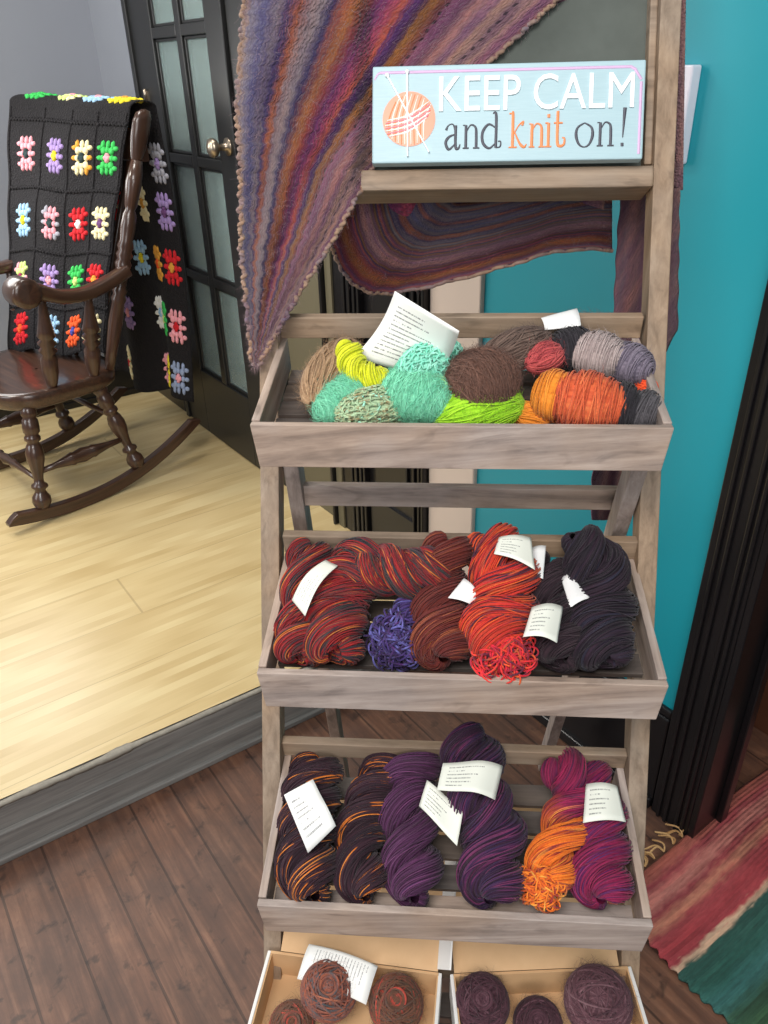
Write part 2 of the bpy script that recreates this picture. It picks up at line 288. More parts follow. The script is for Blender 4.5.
def room():
    rX,rY=A_,B_
    def rb(mb,a0,a1,t0,t1,z0,z1,mat=0):       # grain runs along t when longer than z
        return mb.box(RW(a0,t0,z0),B_,UZ,A_,t1-t0,z1-z0,a1-a0,mat) if (t1-t0)>=(z1-z0) else mb.box(RW(a0,t0,z0),UZ,A_,B_,z1-z0,a1-a0,t1-t0,mat)
    st=lambda o: tag(o,kind='structure')
    m=MB(); P=[[RW(a,t,0) for a in (-3.2,1.6)] for t in (-2.6,.79)]; g=[[(t,a-.013,0) for a in (-3.2,1.6)] for t in (-2.6,.79)]
    m.grid(P,g,0,False); st(m.build('floor',floor_mat(),solid=.0))
    m=MB(); P=[[RW(a,t,.15) for a in (-3.2,0)] for t in (0,3.02)]; P[0]=[RW(-3.2,.766+.134,.15),RW(0,.766-.0,.15)]; P[0]=[RW(-3.2,.880,.15),RW(0,.746,.15)]; g=[[(-3.2,.88,0),(0,.746,0)],[(-3.2,3.02,0),(0,3.02,0)]]
    m.grid(P,g,0,False); st(m.build('floor_platform',bamboo_mat()))
    # platform riser: face board, plinth, small shoe moulding
    Ae=nrm(A_-B_*.042); Be=nrm(B_+A_*.042); PE=lambda a,d,z: RW(0,.746,z)+Ae*a+Be*d
    m=MB(); m.box(PE(-3.25,-.014,0),Ae,Be,UZ,3.25,.03,.144); m.box(PE(-3.25,-.026,0),Ae,Be,UZ,3.25,.02,.078); m.box(PE(-3.25,-.036,0),Ae,Be,UZ,3.25,.014,.016)
    st(m.build('trim_1',SCUFF,bevel=.003))
    # ragged strip of old adhesive along the platform edge
    n=260; a=np.linspace(-3.2,-.02,n); w=.010+.007*np.interp(a*9,np.arange(-40,5),rng.random(45))+.004*rng.random(n)
    w=np.clip(w-.008,.001,1)*np.where(a>-.95,.5,1.2)
    P=[]
    for i in range(n):
        P.append([PE(a[i],-.006+w[i]*.8*math.sin(a[i]*31),.1505),PE(a[i],-.008,.1522),PE(a[i],-.0135-w[i]*.15,.1500),PE(a[i],-.0155-w[i]*.2,.147),PE(a[i],-.0148,.1455-w[i]*.9)])
    m=MB(); m.grid(P); st(m.build('trim_2',paint('old_adhesive_strip',S(140,134,122),.7,.45,60),solid=.0012))
    # right-hand wall, pieces from the corner (t=3) to the doorway (t=0)
    m=MB(); rb(m,0,.12,2.55,3.02,0,2.7); rb(m,0,.12,1.62,2.55,2.45,2.7); st(m.build('wall_left',GREYW))
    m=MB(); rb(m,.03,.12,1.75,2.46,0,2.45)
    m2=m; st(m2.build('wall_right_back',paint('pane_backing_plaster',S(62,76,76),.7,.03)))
    m=MB(); rb(m,-3.2*0,.12,1.335,1.72,0,2.7); st(m.build('wall_right_middle',KHAKI))
    m=MB(); rb(m,0,.12,0,.68,0,2.7); rb(m,0,.12,-2.6,-.95,0,2.7); rb(m,0,.12,-.95,0,2.15,2.7); st(m.build('wall_right',TEAL))
    m=MB(); m.box(RW(-3.2,3.0,0),A_,B_,UZ,3.2,.1,2.7); st(m.build('wall_back',GREYW))
    m=MB(); rb(m,-.012,.12,.662,.842,0,2.7); st(m.build('trim_3',BEIGE,bevel=.004))
    m=MB(); m.box(RW(-3.2,2.982,.15),A_,B_,UZ,3.17,.02,.13); m.box(RW(-3.2,2.974,.15),A_,B_,UZ,3.17,.01,.03); st(m.build('baseboard_back',BLACK,bevel=.003))
    m=MB(); rb(m,-.02,0,2.6,2.98,.15,.28); st(m.build('baseboard_left',BLACK,bevel=.003))
    m=MB(); rb(m,-.018,0,.012,.66,0,.27); rb(m,-.013,0,.012,.66,.27,.29); rb(m,-.028,0,.012,.66,0,.03); st(m.build('baseboard_right',BLACK,bevel=.004))
    # casing of the doorway at the right, fluted, with jamb
    m=MB(); rb(m,-.022,.0,-.085,.008,0,2.2)
    for q in (-.072,-.058,-.030,-.012): rb(m,-.028,-.02,q-.004,q+.004,.0,2.2)
    rb(m,-.022,.115,-.10,-.085,0,2.2); rb(m,.06,.085,-.115,-.1,0,2.2)
    st(m.build('trim_4',BLACK,bevel=.002))
    d=MB(); rb(d,.40,.44,-1.3,.5,0.0,2.3); dd=st(d.build('door_2',BROWND,bevel=.003))
    p=MB(); 
    for z0,z1 in ((.25,.95),(1.1,1.95)): rb(p,.392,.402,-.78,.1,z0,z1)
    p.build('door_panel',BROWND,dd,bevel=.006)
    # black panelled door behind the rack
    d=MB(); rb(d,-.01,.06,.842,1.335,.15,2.5)
    for t0,t1 in ((.846,.856),(.862,.872),(.885,.893),(1.13,1.14),(1.15,1.162),(1.175,1.19),(1.20,1.212),(1.322,1.335)): rb(d,-.03,-.005,t0,t1,.15,2.5)
    rb(d,-.018,-.005,.90,1.12,.15,.35); rb(d,-.018,-.005,.90,1.12,1.2,1.3)
    dd=st(d.build('door_3',BLACK,bevel=.003))
    p=MB(); rb(p,-.02,-.008,.93,1.09,.40,1.15); rb(p,-.02,-.008,.93,1.09,1.36,2.3); p.build('door_panel',BLACK,dd,bevel=.006)
    s=MB(); rb(s,-.016,-.004,1.285,1.318,.15,2.5); s.build('edge_strip',KHAKI,dd)
    # french door
    m=MB(); rb(m,-.022,.06,2.43,2.56,.15,2.45); rb(m,-.032,-.02,2.53,2.56,.15,2.45); rb(m,-.03,-.02,2.43,2.45,.15,2.45)
    rb(m,-.022,.06,1.62,1.765,.15,2.45); rb(m,-.022,.06,1.765,2.43,2.32,2.45); st(m.build('trim_5',BLACKD,bevel=.003))
    d=MB(); T0,T1,Z0,Z1=1.77,2.425,.155,2.315; a0,a1=-.035,.005
    rb(d,a0,a1,T0,1.885,Z0,Z1); rb(d,a0,a1,2.31,T1,Z0,Z1)
    zb=[.435,.83,1.235,1.615,1.99]
    rb(d,a0,a1,1.885,2.31,Z0,zb[0]-.0); rb(d,a0,a1,1.885,2.31,2.20,Z1)
    cols=[(1.885,2.072),(2.112,2.31)]
    rb(d,a0+.002,a1-.002,2.072,2.112,zb[0],2.2)
    for z in zb[1:]:
        for c0,c1 in cols: rb(d,a0+.001,a1-.001,c0,c1,z-.016,z+.016)
    for i in range(5):                          # inner bead of every light
        z0=zb[i]+(.016 if i else 0); z1=(zb[i+1]-.016 if i<4 else 2.2)
        for c0,c1 in cols:
            for (u0,u1,w0,w1) in ((c0,c0+.010,z0,z1),(c1-.010,c1,z0,z1),(c0,c1,z0,z0+.010),(c0,c1,z1-.010,z1)): rb(d,a0+.010,a1-.010,u0,u1,w0,w1)
    dd=st(d.build('door_1',BLACKD,bevel=.003))
    gm=NT('hazy_door_glass'); gm.set(Base_Color=S(196,216,214),Roughness=.22,IOR=1.2); gm.b.inputs['Transmission Weight'].default_value=.75
    for i in range(5):
        z0=zb[i]; z1=(zb[i+1] if i<4 else 2.2)
        for c0,c1 in cols:
            g=MB(); rb(g,-.018,-.014,c0+.002,c1-.002,z0+.008,z1-.008); g.build('pane',gm.m,dd)
    # knob
    BR=paint('aged_nickel',S(170,156,138),.28,.15,20,0,Metallic=.9)
    k=MB(); kz=1.295; kt=1.815
    k.lathe(RW(-.035,kt,kz),RW(-.105,kt,kz),[(0,.026),(.06,.026),(.10,.012),(.45,.009),(.5,.014),(.6,.024),(.75,.029),(.88,.026),(.97,.014),(1,.004)],24)
    k.build('door_knob',BR,dd)
    for hz in (1.40,.42,2.1):
        h=MB(); h.box(RW(-.04,2.418,hz-.045),UZ,A_,B_,.09,.008,.018); h.lathe(RW(-.043,2.428,hz-.052),RW(-.043,2.428,hz+.052),[(0,.004),(.03,.007),(.33,.007),(.34,.006),(.66,.006),(.67,.007),(.97,.007),(1,.004)],12); h.build('hinge',BR,dd)
room()

# white panel on the teal wall
m=MB(); m.box(RW(-.024,.195,1.352),B_,UZ,A_,.16,.14,.024); tag(m.build('wall_plaque',paint('white_plaque',S(232,230,240),.5,.02),bevel=.003),'small white panel mounted on the teal wall, showing past the right post of the rack','wall panel')

# ------------------------------------------------------------------ ladder rack
LY0, LS = -.3398, .451
LD = nrm(RY*LS+UZ); LN = np.cross(RX, LD)           # along the post; outward-back normal
if np.dot(LN,RY)<0: LN=-LN
def LP(x, z, off=0): return RK(x, LY0+LS*z, z) + LN*off      # point on the front plane of the ladder
rack=empty('ladder_display_rack',RK(0,0,0),[RX,RY,UZ])
tag(rack,'grey-washed wooden ladder rack with sloping trays and chalkboard top','display rack')
PW=.0265; ZT=1.68
for sx in (-1,1):
    m=MB(); x0=.277*sx-(PW if sx>0 else 0)
    a,b=LP(x0,-.0,0),LP(x0,ZT,0)
    m.hexa([LP(x0,0,0),LP(x0,0,.04)*V(1,1,0),LP(x0+PW,0,0),LP(x0+PW,0,.04)*V(1,1,0),LP(x0,ZT,0),LP(x0,ZT,.04),LP(x0+PW,ZT,0),LP(x0+PW,ZT,.04)])
    m.build('front_post',WOODB,rack,bevel=.0015)
    # rear leg, hinged to the post at z 1.03
    m=MB(); xr=(.249-.022) if sx>0 else -.249; lt=RK(xr,.125,1.05) if sx<0 else RK(xr,.075,1.05); lf=RK(xr,.50,0) if sx>0 else RK(xr,.40,0); w=.022
    dd=RY*.038
    m.hexa([lf,lf+dd,lf+RX*w,lf+RX*w+dd,lt,lt+dd,lt+RX*w,lt+RX*w+dd]); m.build('rear_leg',WOOD,rack,bevel=.0015)
    s=MB(); P=LP(.2505*sx,1.02,.02); s.lathe(P+RX*sx*-.001,P-RX*sx*.004,[(0,.006),(.5,.006),(.8,.004),(1,.001)],12); s.build('screw',paint('steel_screw',S(170,165,155),.3,.1,30,0,Metallic=.9),rack)
# rear stretcher
m=MB(); m.box(RK(-.25,.165,.925),RX,RY,UZ,.50,.016,.034); m.build('rear_rail',WOOD,rack,bevel=.0015)
# back rails above each tray, between the posts
for k in range(4):
    O=tray_pt(k,-.2505,.2185,.001); m=MB(); m.box(O,RX,TD,TN,.501,.014,.032); m.build('back_rail',WOODB,rack,bevel=.0015)
# trays
for k in range(4):
    m=MB(); W2=.25; t=.0105; hb=.0574
    f0=tray_pt(k,-W2,0,0)
    dn=-UZ*.95+RY*.0; bl=.006
    # front board: ends taper in slightly towards the bottom
    P=lambda x,y,z: RK(x+TX[k], TR[k][0]+y, TR[k][1]+z)
    m.hexa([P(-W2,0,0),P(-W2,t,0),P(-W2+bl,0.002,-hb),P(-W2+bl,t,-hb),P(W2,0,0),P(W2,t,0),P(W2-bl,.002,-hb),P(W2-bl,t,-hb)])
    D=.2215
    for sx in (-1,1):
        xo=sx*W2; xi=sx*(W2-t); m.hexa([tray_pt(k,xo,.0109,-.0485),tray_pt(k,xi,.0109,-.0485),tray_pt(k,xo,.0109,.0005),tray_pt(k,xi,.0109,.0005),tray_pt(k,xo,D,-.0485),tray_pt(k,xi,D,-.0485),tray_pt(k,xo,D,.0005),tray_pt(k,xi,D,.0005)])
    tr=m.build('tray',WOOD,rack,bevel=.0012)
    for i in range(5):
        s=MB(); s.box(tray_pt(k,-.2385,.012+i*.0425,-.0555),RX,TD,TN,.477,.034,.008); s.build('slat',SLAT if i else WOOD,tr,bevel=.001)
# ledge for the sign and chalkboard
m=MB(); m.hexa([LP(-.2505,1.355,-.002),LP(-.2505,1.355,.06),LP(-.2505,1.380,-.002),LP(-.2505,1.380,.06),LP(.2505,1.355,-.002),LP(.2505,1.355,.06),LP(.2505,1.380,-.002),LP(.2505,1.380,.06)]); m.build('ledge',WOODB,rack,bevel=.003)
CB=NT('dusty_chalkboard'); CB.set(Base_Color=CB.ramp(CB.noise(CB.attr(),6,6,.6),[(.3,S(60,66,60)),(.7,S(86,92,86))]),Roughness=.7)
m=MB(); m.box(LP(-.2505,1.385,.03),RX,LD,LN,.501,.30,.006); m.build('chalkboard',CB.m,rack)
for sx in (-1,1):
    m=MB(); m.box(LP(.2505*sx-(.010 if sx>0 else 0),1.385,.012),RX,LD,LN,.010,.30,.02); m.build('chalkboard_frame',WOODB,rack,bevel=.002)
m=MB(); m.box(LP(-.277,ZT+.002,-.005),RX,LD,LN,.554,.02,.05); m.build('top_bar',WOODB,rack,bevel=.002)

# ------------------------------------------------------------------ sign
def text_mesh(body, mat_index=0):
    cu=bpy.data.curves.new('t','FONT'); cu.body=body; cu.fill_mode='BOTH'; cu.resolution_u=4
    o=bpy.data.objects.new('t',cu); col.objects.link(o); bpy.context.view_layer.update()
    me=bpy.data.meshes.new_from_object(o.evaluated_get(bpy.context.evaluated_depsgraph_get()))
    v=np.array([x.co[:] for x in me.vertices]); f=[tuple(p.vertices) for p in me.polygons]
    bpy.data.objects.remove(o); bpy.data.curves.remove(cu); bpy.data.meshes.remove(me); return v,f
def sign():
    c0=LP(-.1195,1.3815,-.004); ey=nrm(LD); ex=RX; ez=-LN; Wd,Hd,Th=.350,.122,.016
    root=empty('knitting_sign',c0+ex*Wd/2,[ex,ey,ez])
    tag(root,'pale blue lettered sign with a ball of yarn and needles on the rack ledge','sign')
    SB=NT('pale_blue_canvas'); n=SB.noise(SB.scale(SB.attr(),(40,800,40)),1,2); SB.set(Base_Color=SB.mix(n,S(158,188,196),S(178,204,210)),Roughness=.45); SB.bump(n,.15,.0006)
    m=MB(); m.box(c0-ez*.0,ex,ey,ez,Wd,Hd,Th); m.build('board',SB.m,root,bevel=.002)
    def put(mb,pts,faces,lift,mat=0):
        pts=np.asarray(pts,float); P=c0+pts[:,0:1]*Wd*ex+pts[:,1:2]*Hd*ey+ez*(Th+lift)
        for n in (3,4): 
            q=[f for f in faces if len(f)==n]
            if q and n==3: mb.add(P,q,None,mat,False)
            elif q: mb.add(P,q,None,mat,False)
    def stroke(mb,pl,ws,lift=.0012,mat=0,n=30,asp=Wd/Hd):
        pl=np.array(pl,float)
        t=np.linspace(0,len(pl)-1,n if len(pl)>2 else 2); 
        def cr(i,arr):
            i0=int(min(max(math.floor(i),0),len(arr)-2)); f=i-i0; g=lambda k: arr[min(max(k,0),len(arr)-1)]
            a,b,c,d=g(i0-1),g(i0),g(i0+1),g(i0+2); return .5*((2*b)+(-a+c)*f+(2*a-5*b+4*c-d)*f*f+(-a+3*b-3*c+d)*f**3)
        Pp=np.array([cr(x,pl) for x in t]); w=np.interp(t,np.linspace(0,len(pl)-1,len(ws)),ws)
        Pp=Pp*np.array([Wd,Hd]); T_=nrm(np.gradient(Pp,axis=0)); Nn=np.stack([-T_[:,1],T_[:,0]],1)
        L=Pp+Nn*w[:,None]/2; R=Pp-Nn*w[:,None]/2
        C=(L+R)/2
        G=np.stack([np.stack([c0+p[0]*ex+p[1]*ey+ez*(Th+h) for p in row]) for row,h in ((L,-.0003),(L,lift*.6),(C,lift),(R,lift*.6),(R,-.0003))],1)
        mb.grid(G[:, ::-1],None,mat,True)
    PINK=paint('pink_border_paint',S(214,178,214),.5,.1,40); WHITE=paint('white_lettering',S(250,250,250),.4,.01); GREYT=paint('charcoal_lettering',S(74,74,84),.5,.2,60); ORT=paint('orange_lettering',S(236,140,84),.5,.15,60)
    b=MB(); 
    for pl in ([(.03,.93),(.95,.93)],[(.962,.90),(.985,.80)],[(.985,.78),(.985,.05)],[(.945,.93),(.965,.90)]): stroke(b,pl,[.0035,.0035],.0006)
    stroke(b,[(.008,.86),(.02,.915),(.035,.935)],[.002,.003],.0006); b.build('border_line',PINK,root)
    # KEEP CALM
    v,f=text_mesh('KEEP CALM'); v=v[:,:2]; lo,hi=v.min(0),v.max(0); v=(v-lo)/(hi-lo); v=v*np.array([.71,.36])+np.array([.25,.515])
    m=MB(); P=c0+v[:,0:1]*Wd*ex+v[:,1:2]*Hd*ey+ez*(Th+.0014); 
    for n in sorted(set(len(q) for q in f)): m.add(P,[q for q in f if len(q)==n],None,0,False)
    m.build('lettering',WHITE,root,solid=.0016)
    tk,tn=.0036,.0013
    def a(mb,x,w,h):
        stroke(mb,[(x+w*.75,.14+h),(x+w*.75,.16),(x+w*.95,.14),(x+w*1.05,.18)],[tk,tk,tn]); stroke(mb,[(x+w*.1,.14+h*.8),(x+w*.25,.14+h),(x+w*.55,.14+h*1.05),(x+w*.75,.14+h*.75)],[tk,tn,tn,tk]); stroke(mb,[(x+w*.75,.14+h*.62),(x+w*.3,.14+h*.5),(x+w*.08,.14+h*.25),(x+w*.3,.13),(x+w*.75,.14+h*.22)],[tn,tk,tk,tn])
    def nn(mb,x,w,h):
        stroke(mb,[(x,.14+h),(x+w*.15,.14+h)],[tn,tn]); stroke(mb,[(x+w*.18,.14+h),(x+w*.18,.14)],[tk,tk]); stroke(mb,[(x,.14),(x+w*.36,.14)],[tn*1.4,tn*1.4])
        stroke(mb,[(x+w*.2,.14+h*.7),(x+w*.45,.14+h),(x+w*.75,.14+h*.9),(x+w*.8,.14+h*.5),(x+w*.8,.14)],[tn,tn*1.5,tk,tk]); stroke(mb,[(x+w*.62,.14),(x+w,.14)],[tn*1.4,tn*1.4])
    def oo(mb,x,w,h): stroke(mb,[(x+w*.5,.14+h),(x+w*.1,.14+h*.8),(x+w*.02,.14+h*.45),(x+w*.2,.14+h*.08),(x+w*.5,.13),(x+w*.8,.14+h*.08),(x+w*.98,.14+h*.45),(x+w*.9,.14+h*.8),(x+w*.5,.14+h)],[tn,tk*1.1,tn,tk*1.1,tn],n=48)
    h=.235
    m=MB(); a(m,.272,.055,h); nn(m,.340,.062,h)
    stroke(m,[(.462,.14),(.462,.47),(.450,.49)],[tk,tk,tn]); stroke(m,[(.462,.34),(.435,.38),(.413,.30),(.415,.19),(.438,.135),(.462,.19)],[tn,tk,tk,tn]); stroke(m,[(.462,.14),(.478,.15),(.480,.20),(.470,.205)],[tn,tn*1.5,tn])
    m.build('lettering',GREYT,root)
    m=MB(); stroke(m,[(.522,.49),(.524,.47),(.524,.14)],[tn,tk,tk]); stroke(m,[(.510,.14),(.540,.14)],[tn*1.4]*2); stroke(m,[(.510,.485),(.527,.485)],[tn*1.4]*2)
    stroke(m,[(.527,.27),(.545,.36),(.562,.40),(.558,.36)],[tn,tn*1.4,tk*.8]); stroke(m,[(.532,.29),(.550,.18),(.566,.14),(.575,.17)],[tn,tk,tn]); nn(m,.584,.058,h)
    stroke(m,[(.655,.38),(.655,.14)],[tk,tk]); stroke(m,[(.643,.14),(.667,.14)],[tn*1.4]*2); stroke(m,[(.643,.38),(.655,.38)],[tn*1.4]*2); stroke(m,[(.655,.435),(.655,.47)],[tk,tk])
    stroke(m,[(.688,.50),(.688,.2),(.696,.145),(.712,.16),(.714,.22),(.705,.23)],[tk,tk,tk*.8,tn]); stroke(m,[(.674,.38),(.706,.38)],[tn*1.6]*2); m.build('lettering',ORT,root)
    m=MB(); oo(m,.755,.062,h); nn(m,.832,.062,h); stroke(m,[(.930,.52),(.925,.22)],[tk*1.3,tn]); stroke(m,[(.924,.165),(.924,.13)],[tk,tk]); m.build('lettering',GREYT,root)
    # yarn ball and needles
    m=MB(); cx,cy,R=.138,.45,.0345
    def disc_stroke(mb,p,q,bow,w,mat,lift): 
        p=np.array(p)*R; q=np.array(q)*R; mid=(p+q)/2; dd=nrm(q-p); nl=np.array([-dd[1],dd[0]]); m_=mid+nl*bow*R
        pts=[(cx+r[0]/Wd,cy+r[1]/Hd) for r in (p,m_,q)]; stroke(mb,pts,[w*.5,w,w*.5],lift,mat,n=14)
    an=np.linspace(0,2*math.pi,40,endpoint=False); C=np.stack([np.stack([c0+(cx*Wd+r*math.cos(x))*ex+(cy*Hd+r*math.sin(x))*ey+ez*(Th+.0008+ .0012*(1-(r/R)**2)) for x in an]) for r in (R,R*.66,R*.33,.0001)])
    m.grid(C,None,0,True,True)
    for i in range(12):
        x=-.75+i*.12; yy=math.sqrt(1-x*x)*.95; disc_stroke(m,(x,-yy),(x+.25 if x+.25<.9 else .9,min(yy,math.sqrt(max(.02,1-(x+.25)**2))*.9)),.12,.0020,1 if i%2 else 2,.0026)
    for i in range(7):
        y=-.55+i*.16; xx=math.sqrt(1-y*y)*.9; disc_stroke(m,(-xx,y*.6-.3),(xx*.9,y*.6+.35),-.15,.0030,3 if i%2 else 1,.0032)
    m.build('yarn_ball_motif',[paint('peach_motif',S(244,160,132),.5,.1),paint('white_motif',S(250,238,230),.5,.02),paint('orange_motif',S(236,140,90),.5,.1),paint('pink_motif',S(240,140,150),.5,.1)],root)
    m=MB(); 
    for p,q in (((.055,.90),(.215,.10)),((.130,.93),(.135,.06))):
        stroke(m,[p,q],[.0026,.0018],.0042); x,y=p; r=.0028
        B=c0+x*Wd*ex+y*Hd*ey+ez*(Th+.003); m.lathe(B-ez*.003,B+ez*.002,[(0,r),(.5,r*1.1),(1,r*.3)],12)
    m.build('needle_motif',WHITE,root)
sign()

# ------------------------------------------------------------------ yarn generators
def spline(pts, n):
    P=np.array(pts,float); m=len(P); t=np.linspace(0,m-1,n); i=np.clip(np.floor(t).astype(int),0,m-2); f=(t-i)[:,None]
    g=lambda k:P[np.clip(k,0,m-1)]
    a,b,c,d=g(i-1),g(i),g(i+1),g(i+2)
    return .5*((2*b)+(-a+c)*f+(2*a-5*b+4*c-d)*f*f+(-a+3*b-3*c+d)*f**3)
def frames(C, up):
    Tn=nrm(np.gradient(C,axis=0)); N=nrm(up-np.sum(Tn*up,1,keepdims=True)*Tn); return Tn,N,np.cross(Tn,N)
def wob(K,M_,amp,freq=5):
    k=max(3,freq); kn=rng.normal(0,amp,(K,k)); x=np.linspace(0,k-1,M_); i=np.clip(np.floor(x).astype(int),0,k-2); f=x-i; f=f*f*(3-2*f)
    return kn[:,i]*(1-f)+kn[:,i+1]*f
def hank_mesh(C, R, turns=1.6, phase=0., ns=60, sr=.00085, up=UZ, end=.15, plies=2, mat=0, mb=None, phase_tw=.0, flat=.92, ztop=None):
    mb=mb or MB(); n=84; C=spline(C,n); t=np.linspace(0,1,n); Tn,N,Bn=frames(C,np.asarray(up,float))
    e=np.minimum(1,np.minimum(t,1-t)/end); env=np.sqrt(np.clip(1-(1-e)**2,0.03,1)); env=.22+.78*env
    bul=1+.06*np.sin(t*turns*4*math.pi+phase)
    ph=phase+turns*2*math.pi*t
    for p in range(plies):
        q=ph+p*2*math.pi/plies; off=R*.56*env; rp=R*.575*env*bul
        rad_=np.cos(q)[:,None]*N*flat+np.sin(q)[:,None]*Bn; PC=C+off[:,None]*rad_
        # the cross-section stands square to the winding path of each ply
        T2=nrm(np.gradient(PC,axis=0)); N2=nrm(rad_-np.sum(T2*rad_,1,keepdims=True)*T2); B2=np.cross(T2,N2)
        S_=14; an=np.arange(S_)*2*math.pi/S_
        G=PC[:,None,:]+(rp*.93)[:,None,None]*(np.cos(an)[None,:,None]*N2[:,None,:]+np.sin(an)[None,:,None]*B2[:,None,:])
        L=np.concatenate([[0],np.cumsum(np.linalg.norm(np.diff(PC,axis=0),axis=1))])
        g=np.zeros(G.shape); g[...,0]=L[:,None]; g[...,1]=(an*3)[None,:]; g[...,2]=t[:,None]; mb.grid(G,g,mat,True,True)
        al=np.linspace(0,2*math.pi,ns,endpoint=False)[:,None]+rng.normal(0,.05,(ns,1))+wob(ns,n,.08,6)-(1.5*math.pi*t)[None,:]
        rr=rp[None,:]*(1+wob(ns,n,.016,9))+sr*.5
        dirs=np.cos(al)[...,None]*N2[None]+np.sin(al)[...,None]*B2[None]
        SC=PC[None]+rr[...,None]*dirs; g=np.zeros((ns,n,3)); g[...,0]=L[None]+rng.random((ns,1))*.006; g[...,1]=np.linspace(0,24,ns)[:,None]+p*30+rng.random((ns,1))*.5; g[...,2]=t[None]
        mb.strands(SC,sr,dirs,5,g,mat)
        k=6; al2=rng.random((k,1))*6.28+wob(k,n,.5,4); rr2=rp[None,:]*(1.03+.03*np.abs(wob(k,n,1,6)))+sr
        dirs=np.cos(al2)[...,None]*N2[None]+np.sin(al2)[...,None]*B2[None]; mb.strands(PC[None]+rr2[...,None]*dirs,sr*.8,dirs,4,None,mat)
    return mb
def loops(mb, c, R, n=46, sr=.0012, up=UZ, mat=0, squash=.8):
    c=np.asarray(c,float); M_=22; t=np.linspace(0,1,M_); out=[]
    ax=nrm(np.cross(up,V(.3,1,.1))); ay=np.cross(up,ax)
    for i in range(n):
        th=rng.random()*6.28; ph=rng.uniform(.1,1.35); d=math.sin(ph)*(math.cos(th)*ax+math.sin(th)*ay)+math.cos(ph)*up*squash
        side=nrm(np.cross(d,nrm(rng.normal(size=3)))); r=R*rng.uniform(.8,1.1); w=R*rng.uniform(.20,.42)
        s=np.sin(t*math.pi); x=(.25+.75*s)*r; y=np.sin(t*2*math.pi)*w*1.0+ (t-.5)*w*1.2
        curl=np.cross(d,side); out.append(c+x[:,None]*d+y[:,None]*side+(np.sin(t*2*math.pi+rng.random()*3)*w*.25)[:,None]*curl)
    mb.strands(np.array(out),sr,None,5,None,mat); G=ell(c,(up,ax,ay),(R*.55,R*.62,R*.62),10,16); mb.grid(G,np.stack([G[...,0]*3,G[...,1]*9,G[...,2]*0],-1),mat,True,True); return mb
def fuzz(mb, surf, cen, n, L, r=.00010, mat=0):
    # surf (n,3) roots, cen centre
    M_=7; t=np.linspace(0,1,M_); d=nrm(surf-cen)+rng.normal(0,.25,surf.shape)
    tan=nrm(np.cross(d,rng.normal(size=surf.shape))); ln=L*rng.uniform(.35,1.,(len(surf),1))
    a=surf[:,None,:]+(ln*d*.35)[:,None,:]*t[None,:,None]+(ln*tan)[:,None,:]*(t**1.2)[None,:,None]-(ln*d*.25)[:,None,:]*(t**2)[None,:,None]+np.cumsum(rng.normal(0,L*.03,(len(surf),M_,3)),1)*t[None,:,None]
    mb.strands(a,np.broadcast_to(r*(1-.6*t)[None],(len(surf),M_)),None,3,None,mat)
def ell(c, ax, r, n, S_=30):                    # ellipsoid grid
    th=np.linspace(.02,math.pi-.02,n); an=np.linspace(0,2*math.pi,S_,endpoint=False)
    return np.array([[c+ax[0]*r[0]*math.cos(a)+ax[1]*r[1]*math.sin(a)*math.cos(b)+ax[2]*r[2]*math.sin(a)*math.sin(b) for b in an] for a in th])
